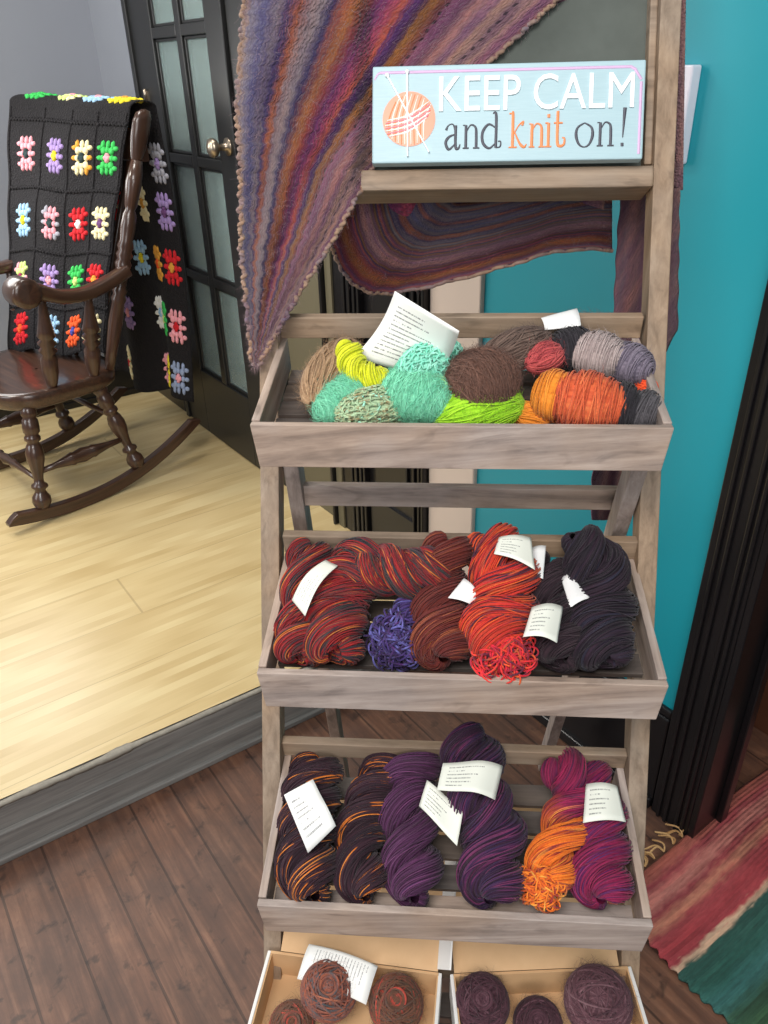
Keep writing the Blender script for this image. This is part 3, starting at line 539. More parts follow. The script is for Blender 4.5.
def wound(c, axis, r, style, mat_i=0, mb=None, sr=.0013, up=UZ, rings=None, fz=0, fl=.012, jit=.25):
    """bundle of yarn: ellipsoid core of half-length r[0] along axis, wrapped with strands.
    style: 'wrap' turns around the axis, 'along' strands lie along it, 'boucle' nubbly loops, 'mohair' fuzzy."""
    mb=mb or MB(); c=np.asarray(c,float); x=nrm(axis); y=nrm(np.cross(up,x)); z=np.cross(x,y); ax=(x,y,z)
    G=ell(c,ax,[q*.955 for q in r],18,26); g=np.zeros(G.shape); g[...,0]=np.linspace(0,.1,18)[:,None]; g[...,1]=np.arange(26)[None,:]; mb.grid(G,g,mat_i,True,True)
    def pt(a,b,k=1.): return c+x*(r[0]*np.cos(a)*k)[...,None]+y*(r[1]*np.sin(a)*np.cos(b)*k)[...,None]+z*(r[2]*np.sin(a)*np.sin(b)*k)[...,None]
    if style in('wrap','mohair'):
        sr0=sr; sr=sr*(.6 if style=='mohair' else 1); jit=jit*(3 if style=='mohair' else 1); n=rings or int(r[0]*2/(sr*2.0)); M_=30; b=np.linspace(0,2*math.pi,M_)[None,:]+rng.random((n,1))*6; a=np.linspace(.25,math.pi-.25,n)[:,None]+wob(n,M_,jit*.25,5)
        C=pt(a+0*b,b+0*a,1.0+.02*rng.random((n,1))); mb.strands(C,sr,nrm(C-c),5,None,mat_i)
        n2=n//3; b=np.linspace(0,3.5,M_)[None,:]+rng.random((n2,1))*6; a=rng.uniform(.5,2.4,(n2,1))+np.linspace(-.5,.5,M_)[None,:]*rng.normal(0,jit*2,(n2,1)); C=pt(a+0*b,b+0*a,1.035); mb.strands(C,sr,nrm(C-c),5,None,mat_i)
    if style=='along':
        n=rings or int(2*math.pi*max(r[1:])/(sr*2.0)); M_=34; a=np.linspace(.12,math.pi-.12,M_)[None,:]; b=np.linspace(0,2*math.pi,n,endpoint=False)[:,None]+wob(n,M_,jit,4)+np.linspace(0,.8,M_)[None,:]
        C=pt(a+0*b,b,1.0+.03*rng.random((n,1))); mb.strands(C,sr,nrm(C-c),5,None,mat_i)
    if style=='boucle':
        n=16; M_=150; b=np.linspace(0,2*math.pi*1.,M_)[None,:]+rng.random((n,1))*6; a=np.linspace(.3,math.pi-.3,n)[:,None]+.10*np.sin(b*17+rng.random((n,1))*6)+.04*rng.normal(size=(n,M_))
        b=b+.10*np.cos(b*23+rng.random((n,1))*6); C=pt(a+0*b,b,1.0+.06*rng.random((n,M_))); mb.strands(C,sr*1.5,nrm(C-c),4,None,mat_i)
    if fz:
        a=np.arccos(rng.uniform(-.97,.97,fz)); b=rng.random(fz)*6.28; fuzz(mb,pt(a,b,1.),c,int(fz*1.5),fl,.00018,mat=mat_i)
    return mb
def ball(c, R, mat_i=0, mb=None, up=UZ, n=70, sr=.0013, squash=.85, hole=True, fz=900):
    # centre-pull cake: coils around the up axis with criss-cross wraps and a hollow middle
    mb=mb or MB(); c=np.asarray(c,float); z=nrm(up); x=nrm(np.cross(z,V(.2,1,.3))); y=np.cross(z,x)
    M_=48; t=np.linspace(0,2*math.pi,M_)
    G=ell(c,(z,x,y),(R*squash*.93,R*.93,R*.93),16,26); mb.grid(G,np.stack([G[...,0]*0+np.linspace(0,.1,16)[:,None],G[...,0]*0+np.arange(26)[None,:],G[...,0]*0],-1),mat_i,True,True)
    out=[];nr=[]
    for i in range(n):
        tilt=rng.uniform(.25,1.15); az=rng.random()*6.28; axd=nrm(math.cos(tilt)*z+math.sin(tilt)*(math.cos(az)*x+math.sin(az)*y))
        e1=nrm(np.cross(axd,V(.1,.2,1.3))); e2=np.cross(axd,e1); sh=rng.uniform(-.35,.35)
        P=(math.sqrt(1-sh*sh)*(np.cos(t)[:,None]*e1+np.sin(t)[:,None]*e2)+sh*axd)*R*(1+rng.random()*.05)
        h=P@z; P=P+z*(h*(squash-1))[:,None]
        if hole:
            h=P@z; rad=np.linalg.norm(P-np.outer(h,z),axis=1); dip=np.clip(1-rad/(R*.42),0,1)*(h>0); P=P-z[None]*(dip*R*.35)[:,None]
        out.append(c+P); nr.append(nrm(P))
    mb.strands(np.array(out),sr,np.array(nr),5,None,mat_i)
    if hole:
        for i in range(9):
            r=R*(.10+.035*i); th=np.linspace(0,2*math.pi*.8,M_)+rng.random()*6; P=c+z*R*squash*(.80+.03*i+.0*th)[:,None] if 0 else c+ (z*(R*squash*(.86+.012*i)))[None]+r*(np.cos(th)[:,None]*x+np.sin(th)[:,None]*y)+z[None]*(rng.normal(0,.02)*R)*np.sin(th*2)[:,None]
            mb.strands(P[None],sr*1.3,None,5,None,mat_i)
    if fz:
        d=nrm(rng.normal(size=(fz,3))); hh=d@z; P=c+R*d+np.outer(hh*R*(squash-1),z); fuzz(mb,P,c,fz*2,R*.6,.00015,mat_i)
    return mb
def card(name, k, quad, hs, mat, parent=None, bend=.006, n=14, curl=0., thick=.0005):
    """paper strip: quad = 4 measured points (start-left, start-right, end-right, end-left), hs heights above the tray base"""
    q=[T(k,u,v,h) if not isinstance(k,str) else None for (u,v),h in zip(quad,hs)]
    nr=nrm(np.cross(q[1]-q[0],q[3]-q[0])); 
    if np.dot(nr,CO-q[0])<0: nr=-nr
    P=[];g=[]
    for i in range(n+1):
        row=[];gg=[]; t=i/n
        for j in range(7):
            s=j/6; p=(q[0]*(1-s)+q[1]*s)*(1-t)+(q[3]*(1-s)+q[2]*s)*t; p=p+nr*(bend*math.sin(t*math.pi)+curl*math.sin(t*2*math.pi)+.0004*math.sin(s*5+t*3)); row.append(p); gg.append((s,t,0))
        P.append(row); g.append(gg)
    m=MB(); m.grid(P,g); return m.build(name,mat,parent,solid=thick)

# ------------------------------------------------------------------ yarn in the trays
def hank(k, path, R, mat, label, group, turns=1.6, phase=0., loop=None, name='yarn_hank', ns=60, **kw):
    C=[T(k,u,v,h) for u,v,h in path]; mb=hank_mesh(C,R*1.04,turns*1.12,phase,ns,up=TN,**kw)
    mats=[mat]
    if loop:
        (u,v,h),lr,lm,n=loop; loops(mb,T(k,u,v,h),lr,n,up=nrm(TN+(CO-T(k,u,v,h))*.6),mat=1); mats.append(lm)
    o=mb.build(name,mats); tag(o,label,'yarn hank',group); return o
G3='yarn hanks in the third tray down'; G2='yarn hanks in the second tray down'; G1='mixed fibre yarn bundles in the top tray'
# third tray
o=hank(2,[(318,764,.040),(311,800,.038),(307,845,.036),(310,895,.038)],.036,Y_NIGHT,'black and plum hank with orange strands and white tag, against left side of third tray',G3,1.9,.4)
card('paper_tag',2,[(284,795),(313,779),(336,826),(308,853)],[.082,.086,.088,.076],PAPER,o,.006,curl=-.006)
hank(2,[(392,764,.036),(374,795,.036),(360,838,.034),(363,895,.034)],.031,Y_NIGHT,'untagged black and plum hank with orange strands, between the tagged one and the purple hanks',G3,2.0,2.2)
o=hank(2,[(424,757,.048),(405,795,.040),(412,845,.038),(410,896,.038)],.035,Y_PURP,'purple hank with a long paper tag, left of the two purple hanks in third tray',G3,1.8,1.0)
card('paper_tag',2,[(419,806),(427,780),(463,812),(457,846)],[.070,.078,.078,.068],PAPERR,o,.004,curl=.003)
o=hank(2,[(472,733,.092),(476,790,.070),(494,838,.045),(488,896,.038)],.038,Y_PURP2,'dark purple hank rising over the back rail, its white tag wrapped round it',G3,1.9,2.6)
card('paper_tag',2,[(437,790),(443,763),(503,766),(495,800)],[.108,.114,.116,.108],PAPERR,o,.012,curl=-.004)
hank(2,[(556,762,.062),(578,790,.056),(566,830,.046),(545,880,.044)],.0300,Y_MAGOR,'magenta hank turning bright orange with loose loops at its near end',G3,1.6,.8,loop=((541,886,.036),.034,Y_ORL,210))
o=hank(2,[(588,770,.038),(598,820,.040),(601,858,.038),(600,896,.038)],.034,Y_MAG,'magenta and purple hank with wide white tag, against right side of third tray',G3,1.6,1.6)
card('paper_tag',2,[(583,823),(586,784),(617,786),(626,822)],[.082,.088,.090,.080],PAPERR,o,.008)
# second tray
o=hank(1,[(311,546,.070),(306,590,.052),(301,635,.038),(300,653,.034)],.029,Y_FIRE,'red hank with teal and gold strands and curled tag, against left side of second tray',G2,1.6,.6)
card('paper_tag',1,[(292,600),(305,616),(338,566),(326,560)],[.082,.086,.104,.100],PAPERR,o,.010)
hank(1,[(376,562,.070),(345,580,.062),(335,615,.048),(335,652,.040)],.038,Y_FIRE,'fat red hank with teal and gold strands curving down beside the tagged one',G2,1.8,2.0)
hank(1,[(366,563,.082),(395,572,.080),(420,574,.078),(436,568,.078)],.031,Y_FIRE,'red teal and gold hank lying sideways behind the blue-violet loops',G2,1.3,.2)
mb=MB(); loops(mb,T(1,397,640,.024),.045,260,up=nrm(CO-T(1,397,640,.02)),sr=.0014); loops(mb,T(1,397,640,.02),.036,90,up=TN,sr=.0014)
hank_mesh([T(1,412,606,.05),T(1,406,625,.038),T(1,398,642,.03)],.02,1,.2,24,up=TN,mb=mb)
tag(mb.build('yarn_hank',Y_BLUEV),'small blue-violet skein end with crowded loose loops, second tray','yarn hank',G2)
o=hank(1,[(450,542,.084),(440,590,.058),(442,625,.044),(442,655,.036)],.035,Y_REDBROWN,'chestnut brown hank standing between the blue-violet loops and the flame-red hank',G2,1.7,.9)
card('paper_tag',1,[(448,598),(464,578),(478,592),(474,606)],[.084,.092,.088,.080],PLAIN,o,.004)
o=hank(1,[(488,539,.088),(508,585,.078),(496,625,.058),(500,650,.05)],.039,Y_FLAME,'bright red and orange hank with plum bands and loose loops over the tray front',G2,1.9,1.2,loop=((502,655,.046),.043,Y_REDL,260))
card('paper_tag',1,[(494,554),(499,537),(531,538),(535,570)],[.122,.128,.126,.116],PAPERR,o,.006)
card('paper_tag',1,[(524,575),(530,548),(546,546),(543,579)],[.096,.104,.104,.094],PLAIN,o,.003)
o=hank(1,[(548,562,.060),(548,600,.050),(556,635,.040),(560,655,.036)],.033,Y_INK2,'dark aubergine hank with broad cream tag, right of the flame-red hank',G2,1.5,.5)
card('paper_tag',1,[(523,637),(532,607),(563,607),(557,643)],[.092,.098,.094,.088],PAPERR,o,.008)
o=hank(1,[(580,536,.112),(602,590,.062),(598,632,.044),(604,655,.036)],.037,Y_INK,'inky blue-black hank rising highest at the right end of second tray',G2,1.8,2.4)
card('paper_tag',1,[(570,608),(561,578),(570,574),(590,598)],[.075,.080,.084,.080],PLAIN,o,.003)

# top tray
def pair(k,p,q,h,h2=None):
    a=T(k,*p,h); b=T(k,*q,h2 if h2 is not None else h); return (a+b)/2, b-a, np.linalg.norm(b-a)/2
def bundle(name,label,secs,cat='yarn bundle',k=0,group=G1,extra=None):
    """secs: (part name, p, q, h, radius, style, material, fuzz)"""
    root=None; parts=[]
    for i,(pn,p,q,h,R,style,mat,fz) in enumerate(secs):
        c,ax,L=pair(k,p,q,h); R=R*1.06; mb=wound(c,ax,(L*1.06,R,R*.94),style,up=TN,fz=int(fz*2),sr=.0010,fl=.016)
        if i==0:
            lo=c-TN*R; root=empty(name,lo); tag(root,label,cat,group)
        mb.build(pn,mat,root)
    return root
bundle('yarn_bundle','mint green and sage fuzzy yarn bundle at the front left of the top tray',[
 ('mohair_section',(318,414),(378,386),.032,.032,'mohair',Y_MINT,2600),
 ('boucle_section',(338,416),(414,400),.034,.027,'boucle',Y_SAGE,200),
 ('mohair_section',(384,386),(448,404),.046,.035,'mohair',Y_MINT,2600),
 ('boucle_section',(404,382),(454,350),.066,.030,'boucle',Y_AQUA,200),
 ('smooth_section',(425,386),(446,398),.052,.020,'along',Y_PALEG,100),
 ('rust_section',(400,417),(440,414),.016,.018,'along',Y_RUST,200)])
bundle('yarn_bundle','tan straw-coloured bundle of fine yarn in the back left corner of the top tray',[
 ('strands',(314,402),(352,348),.040,.033,'along',Y_TAN,1400)])
mb=MB(); hank_mesh([T(0,349,346,.082),T(0,353,366,.066),T(0,370,378,.060),T(0,388,385,.05)],.016,2.4,0,14,.0016,up=TN,mb=mb,end=.2); tag(mb.build('yarn_skein',Y_LIME),'twisted chartreuse yellow cord of yarn under the big printed card','yarn skein',G1)
bundle('yarn_bundle','cocoa brown fuzzy ball of yarn over lime green strands, middle of the top tray',[
 ('mohair_section',(450,392),(512,372),.056,.041,'mohair',Y_COCOA,3200),
 ('lime_section',(434,416),(520,404),.030,.030,'along',Y_NEON,1400)])
bundle('yarn_bundle','mushroom brown loose strands behind the cocoa ball, with coral yarn beside',[
 ('brown_section',(484,362),(548,338),.062,.026,'along',Y_MUSH,900),
 ('coral_section',(528,364),(560,352),.058,.020,'along',Y_CORAL,200),
 ('brown_section',(540,334),(618,330),.045,.024,'along',Y_MUSH,900),
 ('amber_section',(512,410),(546,424),.016,.018,'along',Y_AMBER,100)])
bundle('yarn_bundle','black, pale mauve and lavender banded bundle at the back right of top tray',[
 ('black_section',(550,352),(594,346),.056,.029,'wrap',Y_BLACK,200),
 ('mauve_section',(574,350),(624,362),.058,.031,'wrap',Y_PINKG,300),
 ('lavender_section',(606,356),(650,372),.052,.027,'wrap',Y_LAV,200),
 ('vermilion_section',(634,384),(656,392),.030,.014,'along',Y_VERM,0)])
bundle('yarn_bundle','burnt orange, black and charcoal bundle against the front right of the top tray',[
 ('amber_section',(534,392),(572,400),.042,.033,'wrap',Y_AMBER,0),
 ('orange_section',(548,396),(626,408),.044,.037,'wrap',Y_ORANGE,60),
 ('black_section',(600,404),(640,412),.036,.032,'wrap',Y_BLACK,100),
 ('charcoal_section',(626,408),(660,418),.030,.028,'wrap',Y_DGREY,100)])
o=card('printed_card',0,[(395,291),(459,331),(430,380),(354,357)],[.150,.140,.040,.060],CARD,None,-.010)
tag(o,'large white printed card standing up among the yarn in the top tray','card')
o=card('paper_slip',0,[(541,318),(577,308),(581,326),(545,330)],[.088,.095,.085,.080],PLAIN,None,.003)
tag(o,'small blank white paper slip behind the brown strands at the top tray back','paper')

# ------------------------------------------------------------------ cardboard boxes on the lowest tray
KRAFT=NT('kraft_board'); n=KRAFT.noise(KRAFT.obj(),30,4); KRAFT.set(Base_Color=KRAFT.mix(n,S(196,156,112),S(214,176,132)),Roughness=.7); KRAFT=KRAFT.m
WBOX=paint('white_box_board',S(222,220,216),.6,.03)
def mailer(bl,br,label,lid_in):
    # bl, br: measured back corners of the rim
    zb=.306; zr=.362; t=.005; PL=hit(*bl,V(0,0,zr),UZ); PR=hit(*br,V(0,0,zr),UZ); Wd=np.linalg.norm(PR-PL); X=nrm(PR-PL); Y=np.cross(UZ,X); D=.25
    root=empty('cardboard_box',(PL+PR)/2-Y*D/2-UZ*(zr-zb)); tag(root,label,'box','open mailing boxes on the lowest tray')
    W_=MB(); K=MB(); h=zr-zb
    def b(mb,xa,xb,ya,yb,za,zc): mb.box(PL+X*xa+Y*ya+UZ*(za-h),X,Y,UZ,xb-xa,yb-ya,zc-za)
    b(W_,0,t,-D,0,0,h); b(W_,Wd-t,Wd,-D,0,0,h); b(W_,t,Wd-t,-D,-D+t,0,h); W_.build('outer_wall',WBOX,root,bevel=.001)
    b(K,t,Wd-t,-D+t,0,0,.004); b(K,t,Wd-t,-.004,0,.004,h); b(K,t,t+.002,-D+t,-.004,.004,h-.002); b(K,Wd-t-.002,Wd-t,-D+t,-.004,.004,h-.002); K.build('inner_wall',KRAFT,root)
    e=nrm(Y*.245+UZ*.13); nrm_=nrm(np.cross(X,e)); L=MB(); L.box(PL+X*lid_in[0]+Y*.001,X,e,nrm_,Wd-lid_in[0]-lid_in[1],.235,.003); L.build('lid',KRAFT,root)
    if lid_in[1]>.01: return
    s=MB(); s.box(PL+X*(Wd-lid_in[1]-.001)+e*.004+nrm_*.003,e,nrm(nrm_*.75+X*.55),nrm(np.cross(e,nrm_)),.15,.030,.0025); s.build('lid_flap',WBOX,root)
mailer((268,950),(442,973),'open white mailing box holding rust-coloured yarn cakes, left one on the lowest tray',(.020,.006))
mailer((450,974),(631,966),'open white mailing box holding plum yarn cakes, right one on the lowest tray',(.006,.018))
def B4(u,v,z): return hit(u,v,V(0,0,z),UZ)
GC='yarn cakes in the open boxes'
vup=lambda P: nrm(CO-P)*.6+UZ*.4
def cake(u,v,z,R,mat,label,**k):
    P=B4(u,v,z); o=ball(P,R,up=nrm(vup(P)),**k).build('yarn_cake',mat); tag(o,label,'yarn cake',GC)
cake(329,990,.362,.038,Y_CAKE,'fuzzy rust and slate yarn cake showing its coiled centre, in the left box')
cake(396,1004,.352,.036,Y_CAKE2,'rust and olive yarn cake beside the printed sheet, in the left box',fz=1400)
cake(292,1026,.338,.030,Y_CAKE2,'rust yarn cake in the near left corner of the left box')
cake(482,1003,.352,.036,Y_PLUM,'dusky plum yarn cake with coiled centre at the left of the right box')
cake(598,1002,.356,.044,Y_PLUM2,'large frosted mauve yarn cake at the right of the right box',n=120,hole=False,fz=1800)
cake(538,1024,.336,.032,Y_PLUM,'small dusky plum yarn cake low between the two larger ones in the right box')
def sheet(): 
    q=[B4(309,944,.382),B4(378,966,.384),B4(366,1004,.372),B4(297,978,.372)]
    m=MB(); P=[];g=[]
    for i in range(13):
        t=i/12; row=[];gg=[]
        for j in range(11):
            s=j/10; p=(q[0]*(1-s)+q[1]*s)*(1-t)+(q[3]*(1-s)+q[2]*s)*t+UZ*(.007*math.sin(s*math.pi*1.0)+.003*math.sin(t*4)); row.append(p); gg.append((t,s,0))
        P.append(row);g.append(gg)
    m.grid(P,g); o=m.build('printed_sheet',SHEET,None,solid=.0005); tag(o,'white printed paper sheet lying behind the rust yarn cakes in the left box','paper')
sheet()

# ------------------------------------------------------------------ shawl
SHAWL=NT('variegated_hand_knit')
def shawl_mat():
    m=SHAWL; v=m.attr(); x,y,z=m.sep(v)
    nz=m.noise(m.comb(m.ma('MULTIPLY',x,60),m.ma('MULTIPLY',y,2.2),z),1,3,.6); n2=m.noise(m.comb(m.ma('MULTIPLY',x,240),m.ma('MULTIPLY',y,30),0.),1,3,.7); n3=m.noise(m.comb(m.ma('MULTIPLY',x,14),m.ma('MULTIPLY',y,5),2.),1,2)
    xx=m.ma('ADD',x,m.ma('MULTIPLY',m.ma('SUBTRACT',nz,.5),.055)); xx=m.ma('ADD',xx,m.ma('MULTIPLY',m.ma('SUBTRACT',n2,.5),.05))
    cs=[(0,(150,128,110)),(.03,(108,104,118)),(.07,(84,82,112)),(.11,(112,104,112)),(.145,(70,62,96)),(.18,(150,92,66)),(.215,(128,112,116)),(.25,(122,112,118)),(.29,(60,56,88)),(.325,(118,72,62)),(.36,(134,88,56)),(.40,(112,58,62)),(.44,(96,54,92)),(.48,(138,68,90)),(.515,(156,84,70)),(.545,(84,54,98)),(.58,(70,48,72)),(.61,(132,92,52)),(.645,(108,66,60)),(.68,(126,84,104)),(.72,(104,74,88)),(.76,(138,104,104)),(.80,(122,90,108)),(.84,(146,118,106)),(.88,(122,98,104)),(.92,(150,120,112)),(.96,(118,82,104)),(1,(140,104,100))]
    base=m.ramp(xx,[(p,S(*[max(0,min(255,int((q-112)*1.15+112))) for q in c])) for p,c in cs])
    ey=m.ma('MULTIPLY',m.ma('LESS_THAN',m.ma('PINGPONG',m.ma('ADD',x,-.66),.11),.006),m.ma('LESS_THAN',m.ma('FRACT',m.ma('MULTIPLY',y,46)),.42)); ey=m.ma('MULTIPLY',ey,m.ma('MULTIPLY',m.ma('GREATER_THAN',x,.64),m.ma('LESS_THAN',z,1)))
    base=m.mix(.4,base,m.ramp(n2,[(.25,(.45,.42,.45,1)),(.5,(1,1,1,1)),(.75,(1.7,1.6,1.6,1))]),'MULTIPLY')
    base=m.mix(.75,base,m.ramp(n3,[(.34,(.60,.50,.72,1)),(.5,(1,.95,.95,1)),(.66,(1.35,1.12,.95,1))]),'MULTIPLY')
    vz=m.n('ShaderNodeTexVoronoi'); m.l(m.comb(m.ma('MULTIPLY',x,105),m.ma('MULTIPLY',y,105),0.),vz.inputs['Vector']); vz.inputs['Scale'].default_value=1; st=vz.outputs['Distance']
    base=m.mix(m.ma('MULTIPLY',m.ramp(st,[(.35,(0,0,0,1)),(.75,(1,1,1,1))]),.25),base,S(50,36,44))
    base=m.mix(m.ma('MULTIPLY',ey,.8),base,S(30,20,28))
    m.set(Base_Color=base,Roughness=.9); m.b.inputs['Sheen Weight'].default_value=.15; m.b.inputs['Specular IOR Level'].default_value=.15
    m.bump(m.ma('SUBTRACT',m.ma('MULTIPLY',n2,.5),st),.9,.004)
shawl_mat()
def edge_interp(pts, n):
    P=np.array(pts,float); L=np.concatenate([[0],np.cumsum(np.linalg.norm(np.diff(P,axis=0),axis=1))]); return np.stack([np.interp(np.linspace(0,L[-1],n),L,P[:,i]) for i in (0,1)],1)
def shawl():
    mb=MB(); fz=[]
    nR,nC=150,90
    # panel hanging down the front left, over the post
    Lp=[(247,-40),(240,60),(237,110),(241,165),(241,250),(246,300),(250,340),(252,366)]; Rp=[(600,-40),(557,0),(492,60),(430,112),(371,169),(338,232),(300,292),(258,366)]
    nL=LN
    def on_ladder(u,v,off): return hit(u,v,LP(0,1.3,0)+LN*off,LN)
    vv=np.linspace(-40,366,nR)
    lx=np.interp(vv,[p[1] for p in Lp],[p[0] for p in Lp])+1.3*np.sin(vv*.35)+1.0*np.sin(vv*.83); rx=np.interp(vv,[p[1] for p in Rp],[p[0] for p in Rp])+.8*np.sin(vv*.4)
    P=np.zeros((nR,nC,3)); G=np.zeros((nR,nC,3))
    for i in range(nR):
        for j in range(nC):
            s=j/(nC-1); u=lx[i]*(1-s)+rx[i]*s; v=vv[i]; wdt=rx[i]-lx[i]
            p0=on_ladder(u,v,-.012); xl=np.dot(p0-RO,RX)
            k=np.clip((xl+.150)/(-.118+.150),0,1); k=k*k*(3-2*k); 
            off=-.016*(1-k)+.020*k
            f=min(1,wdt/90); off+=-(.011*f*max(0,math.sin(s*9.+.4))+.006*f*math.sin(s*17+v*.01)) *(1-.8*k) 
            P[i,j]=on_ladder(u,v,off); G[i,j]=(s,(v+40)/400*1.0,0)
    mb.grid(P,G); front=P
    # hem panel hanging behind the ledge: rows run parallel to its edges
    py=.400
    def onY(u,v,y): return hit(u,v,RK(0,y,0),RY)
    hem=[(326,196),(327,224),(333,250),(346,276),(366,291),(392,293),(440,284),(500,268),(560,251),(612,250)]
    n=80; e=spline(hem,n); top=[]
    inner=[(440,150),(440,170),(442,185),(446,196),(452,200),(460,204),(490,200),(530,190),(572,178),(612,170)]
    ii=spline(inner,n); nr=50; P=np.zeros((nr,n,3)); G=np.zeros((nr,n,3))
    for i in range(nr):
        q=i/(nr-1)
        for j in range(n):
            uv=e[j]*(1-q)+ii[j]*q; y=py+.006*math.sin(j*.18)+.005*math.sin(q*12); P[i,j]=onY(uv[0],uv[1]+.8*math.sin(j*.9)*(1-q),y); G[i,j]=(float(np.interp(q,[0,.06,.12,.2,.28,.36,.46,.54,.62,.70,.78,.86,1],[.57,.42,.36,.40,.73,.80,.44,.10,.20,.06,.18,.07,.36])),j/n*1.2,3)
    mb.grid(P,G)
    hemP=P
    # upper part of the back panel rising to the top bar
    n=40; P=np.zeros((30,n,3)); G=np.zeros((30,n,3))
    for i in range(30):
        for j in range(n):
            x=-.185+.40*j/(n-1); z=1.30+.42*i/29; y=py+.004 -.0*(z-1.3); P[i,j]=RK(x,y+.004*math.sin(j*.4),z); G[i,j]=(.35+.5*j/n,.3+i/30,5)
    mb.grid(P,G)
    # tail hanging at the back right
    Lt=[(622,188),(618,230),(613,330),(600,420),(592,480),(592,512)]; Rt=[(680,188),(679,230),(677,330),(665,352),(640,450),(628,522)]
    vv=np.linspace(188,520,90); P=np.zeros((90,30,3)); G=np.zeros((90,30,3))
    for i,v in enumerate(vv):
        a=np.interp(v,[p[1] for p in Lt],[p[0] for p in Lt]); b=np.interp(v,[p[1] for p in Rt],[p[0] for p in Rt])
        for j in range(30):
            s=j/29; P[i,j]=onY(a*(1-s)+b*s+1.2*math.sin(v*.2)*(s-.5),v,.372+.012*math.sin(s*9+v*.01)); G[i,j]=(.70+.20*s,v/130+s,7)
    mb.grid(P,G)
    P=np.zeros((40,30,3)); G=np.zeros((40,30,3))
    top=[RK(.215,.40,1.32),RK(.285,.40,1.32)]
    for i in range(40):
        t=i/39
        for j in range(30):
            s=j/29; base=onY(622*(1-s)+683*s,190,.372+.012*math.sin(s*9+1.9)); tt=LP(.205+.085*s,1.72,.045); P[i,j]=base*(1-t)+tt*t+RY*.0; G[i,j]=(.70+.20*s,1.4+t,7)
    mb.grid(P,G)
    # over the top bar: joins front and back panels
    P=np.zeros((16,60,3)); G=np.zeros((16,60,3))
    for i in range(16):
        a=i/15*math.pi
        for j in range(60):
            s=j/59; x=-.29+.50*s; c=LP(x,1.71,.02); P[i,j]=c-LN*math.cos(a)*.045+LD*math.sin(a)*.03; G[i,j]=(s,-.1-i/80,0)
    mb.grid(P,G)
    bar=P[0]; P=np.zeros((24,60,3)); G=np.zeros((24,60,3)); f0=np.stack([np.interp(np.linspace(0,nC-1,60),np.arange(nC),front[0][:,k]) for k in range(3)],1)
    for i in range(24): P[i]=f0*(1-i/23)+bar*(i/23)-LN*(.012*math.sin(i/23*math.pi)); G[i,:,0]=np.linspace(0,1,60); G[i,:,1]=-i/230
    mb.grid(P,G)
    # halo of fine fibres
    hm=mb; mb=MB()
    for src,nf in ((front,5200),(hemP,1500)):
        f=src.reshape(-1,3); r=f[rng.integers(0,len(f),nf)]+rng.normal(0,.0015,(nf,3)); cen=r+LN*.5; 
        fuzz(mb,r,cen,nf,.014,.00012)
    for edge in (front[:,0],front[:,-1]):
        r=edge[rng.integers(0,len(edge),500)]; sd=-1 if edge is front[:,0] else 1
        fuzz(mb,r,r-RX*sd*.5+LN*.1,500,.014,.0001)
    halo=mb; mb=hm
    # knobbly edging
    for edge in (front[:,0],front[:,-1],hemP[0]):
        n=len(edge)*5; t=np.linspace(0,len(edge)-1,n); c=np.stack([np.interp(t,np.arange(len(edge)),edge[:,i]) for i in range(3)],1)
        c=c+np.outer(np.sin(t*2.9+np.sin(t*.7)*2),RX)*.0016+np.outer(np.cos(t*2.3),LN)*.0014
        g=np.zeros((1,n,3)); g[0,:,0]=.006+.012*np.sin(t*.3) if edge is not hemP[0] else .55+.1*np.sin(t*.2); g[0,:,1]=t*.01
        mb.strands(c[None],.0014,None,6,g)
    o=mb.build('knitted_shawl',SHAWL.m,None,solid=.003); halo.build('fibre_halo',mono('mauve_halo_fibre',S(150,118,126),S(190,160,166)),o); tag(o,'fuzzy striped purple, rust and grey knitted shawl draped over the top of the rack','shawl')
shawl()

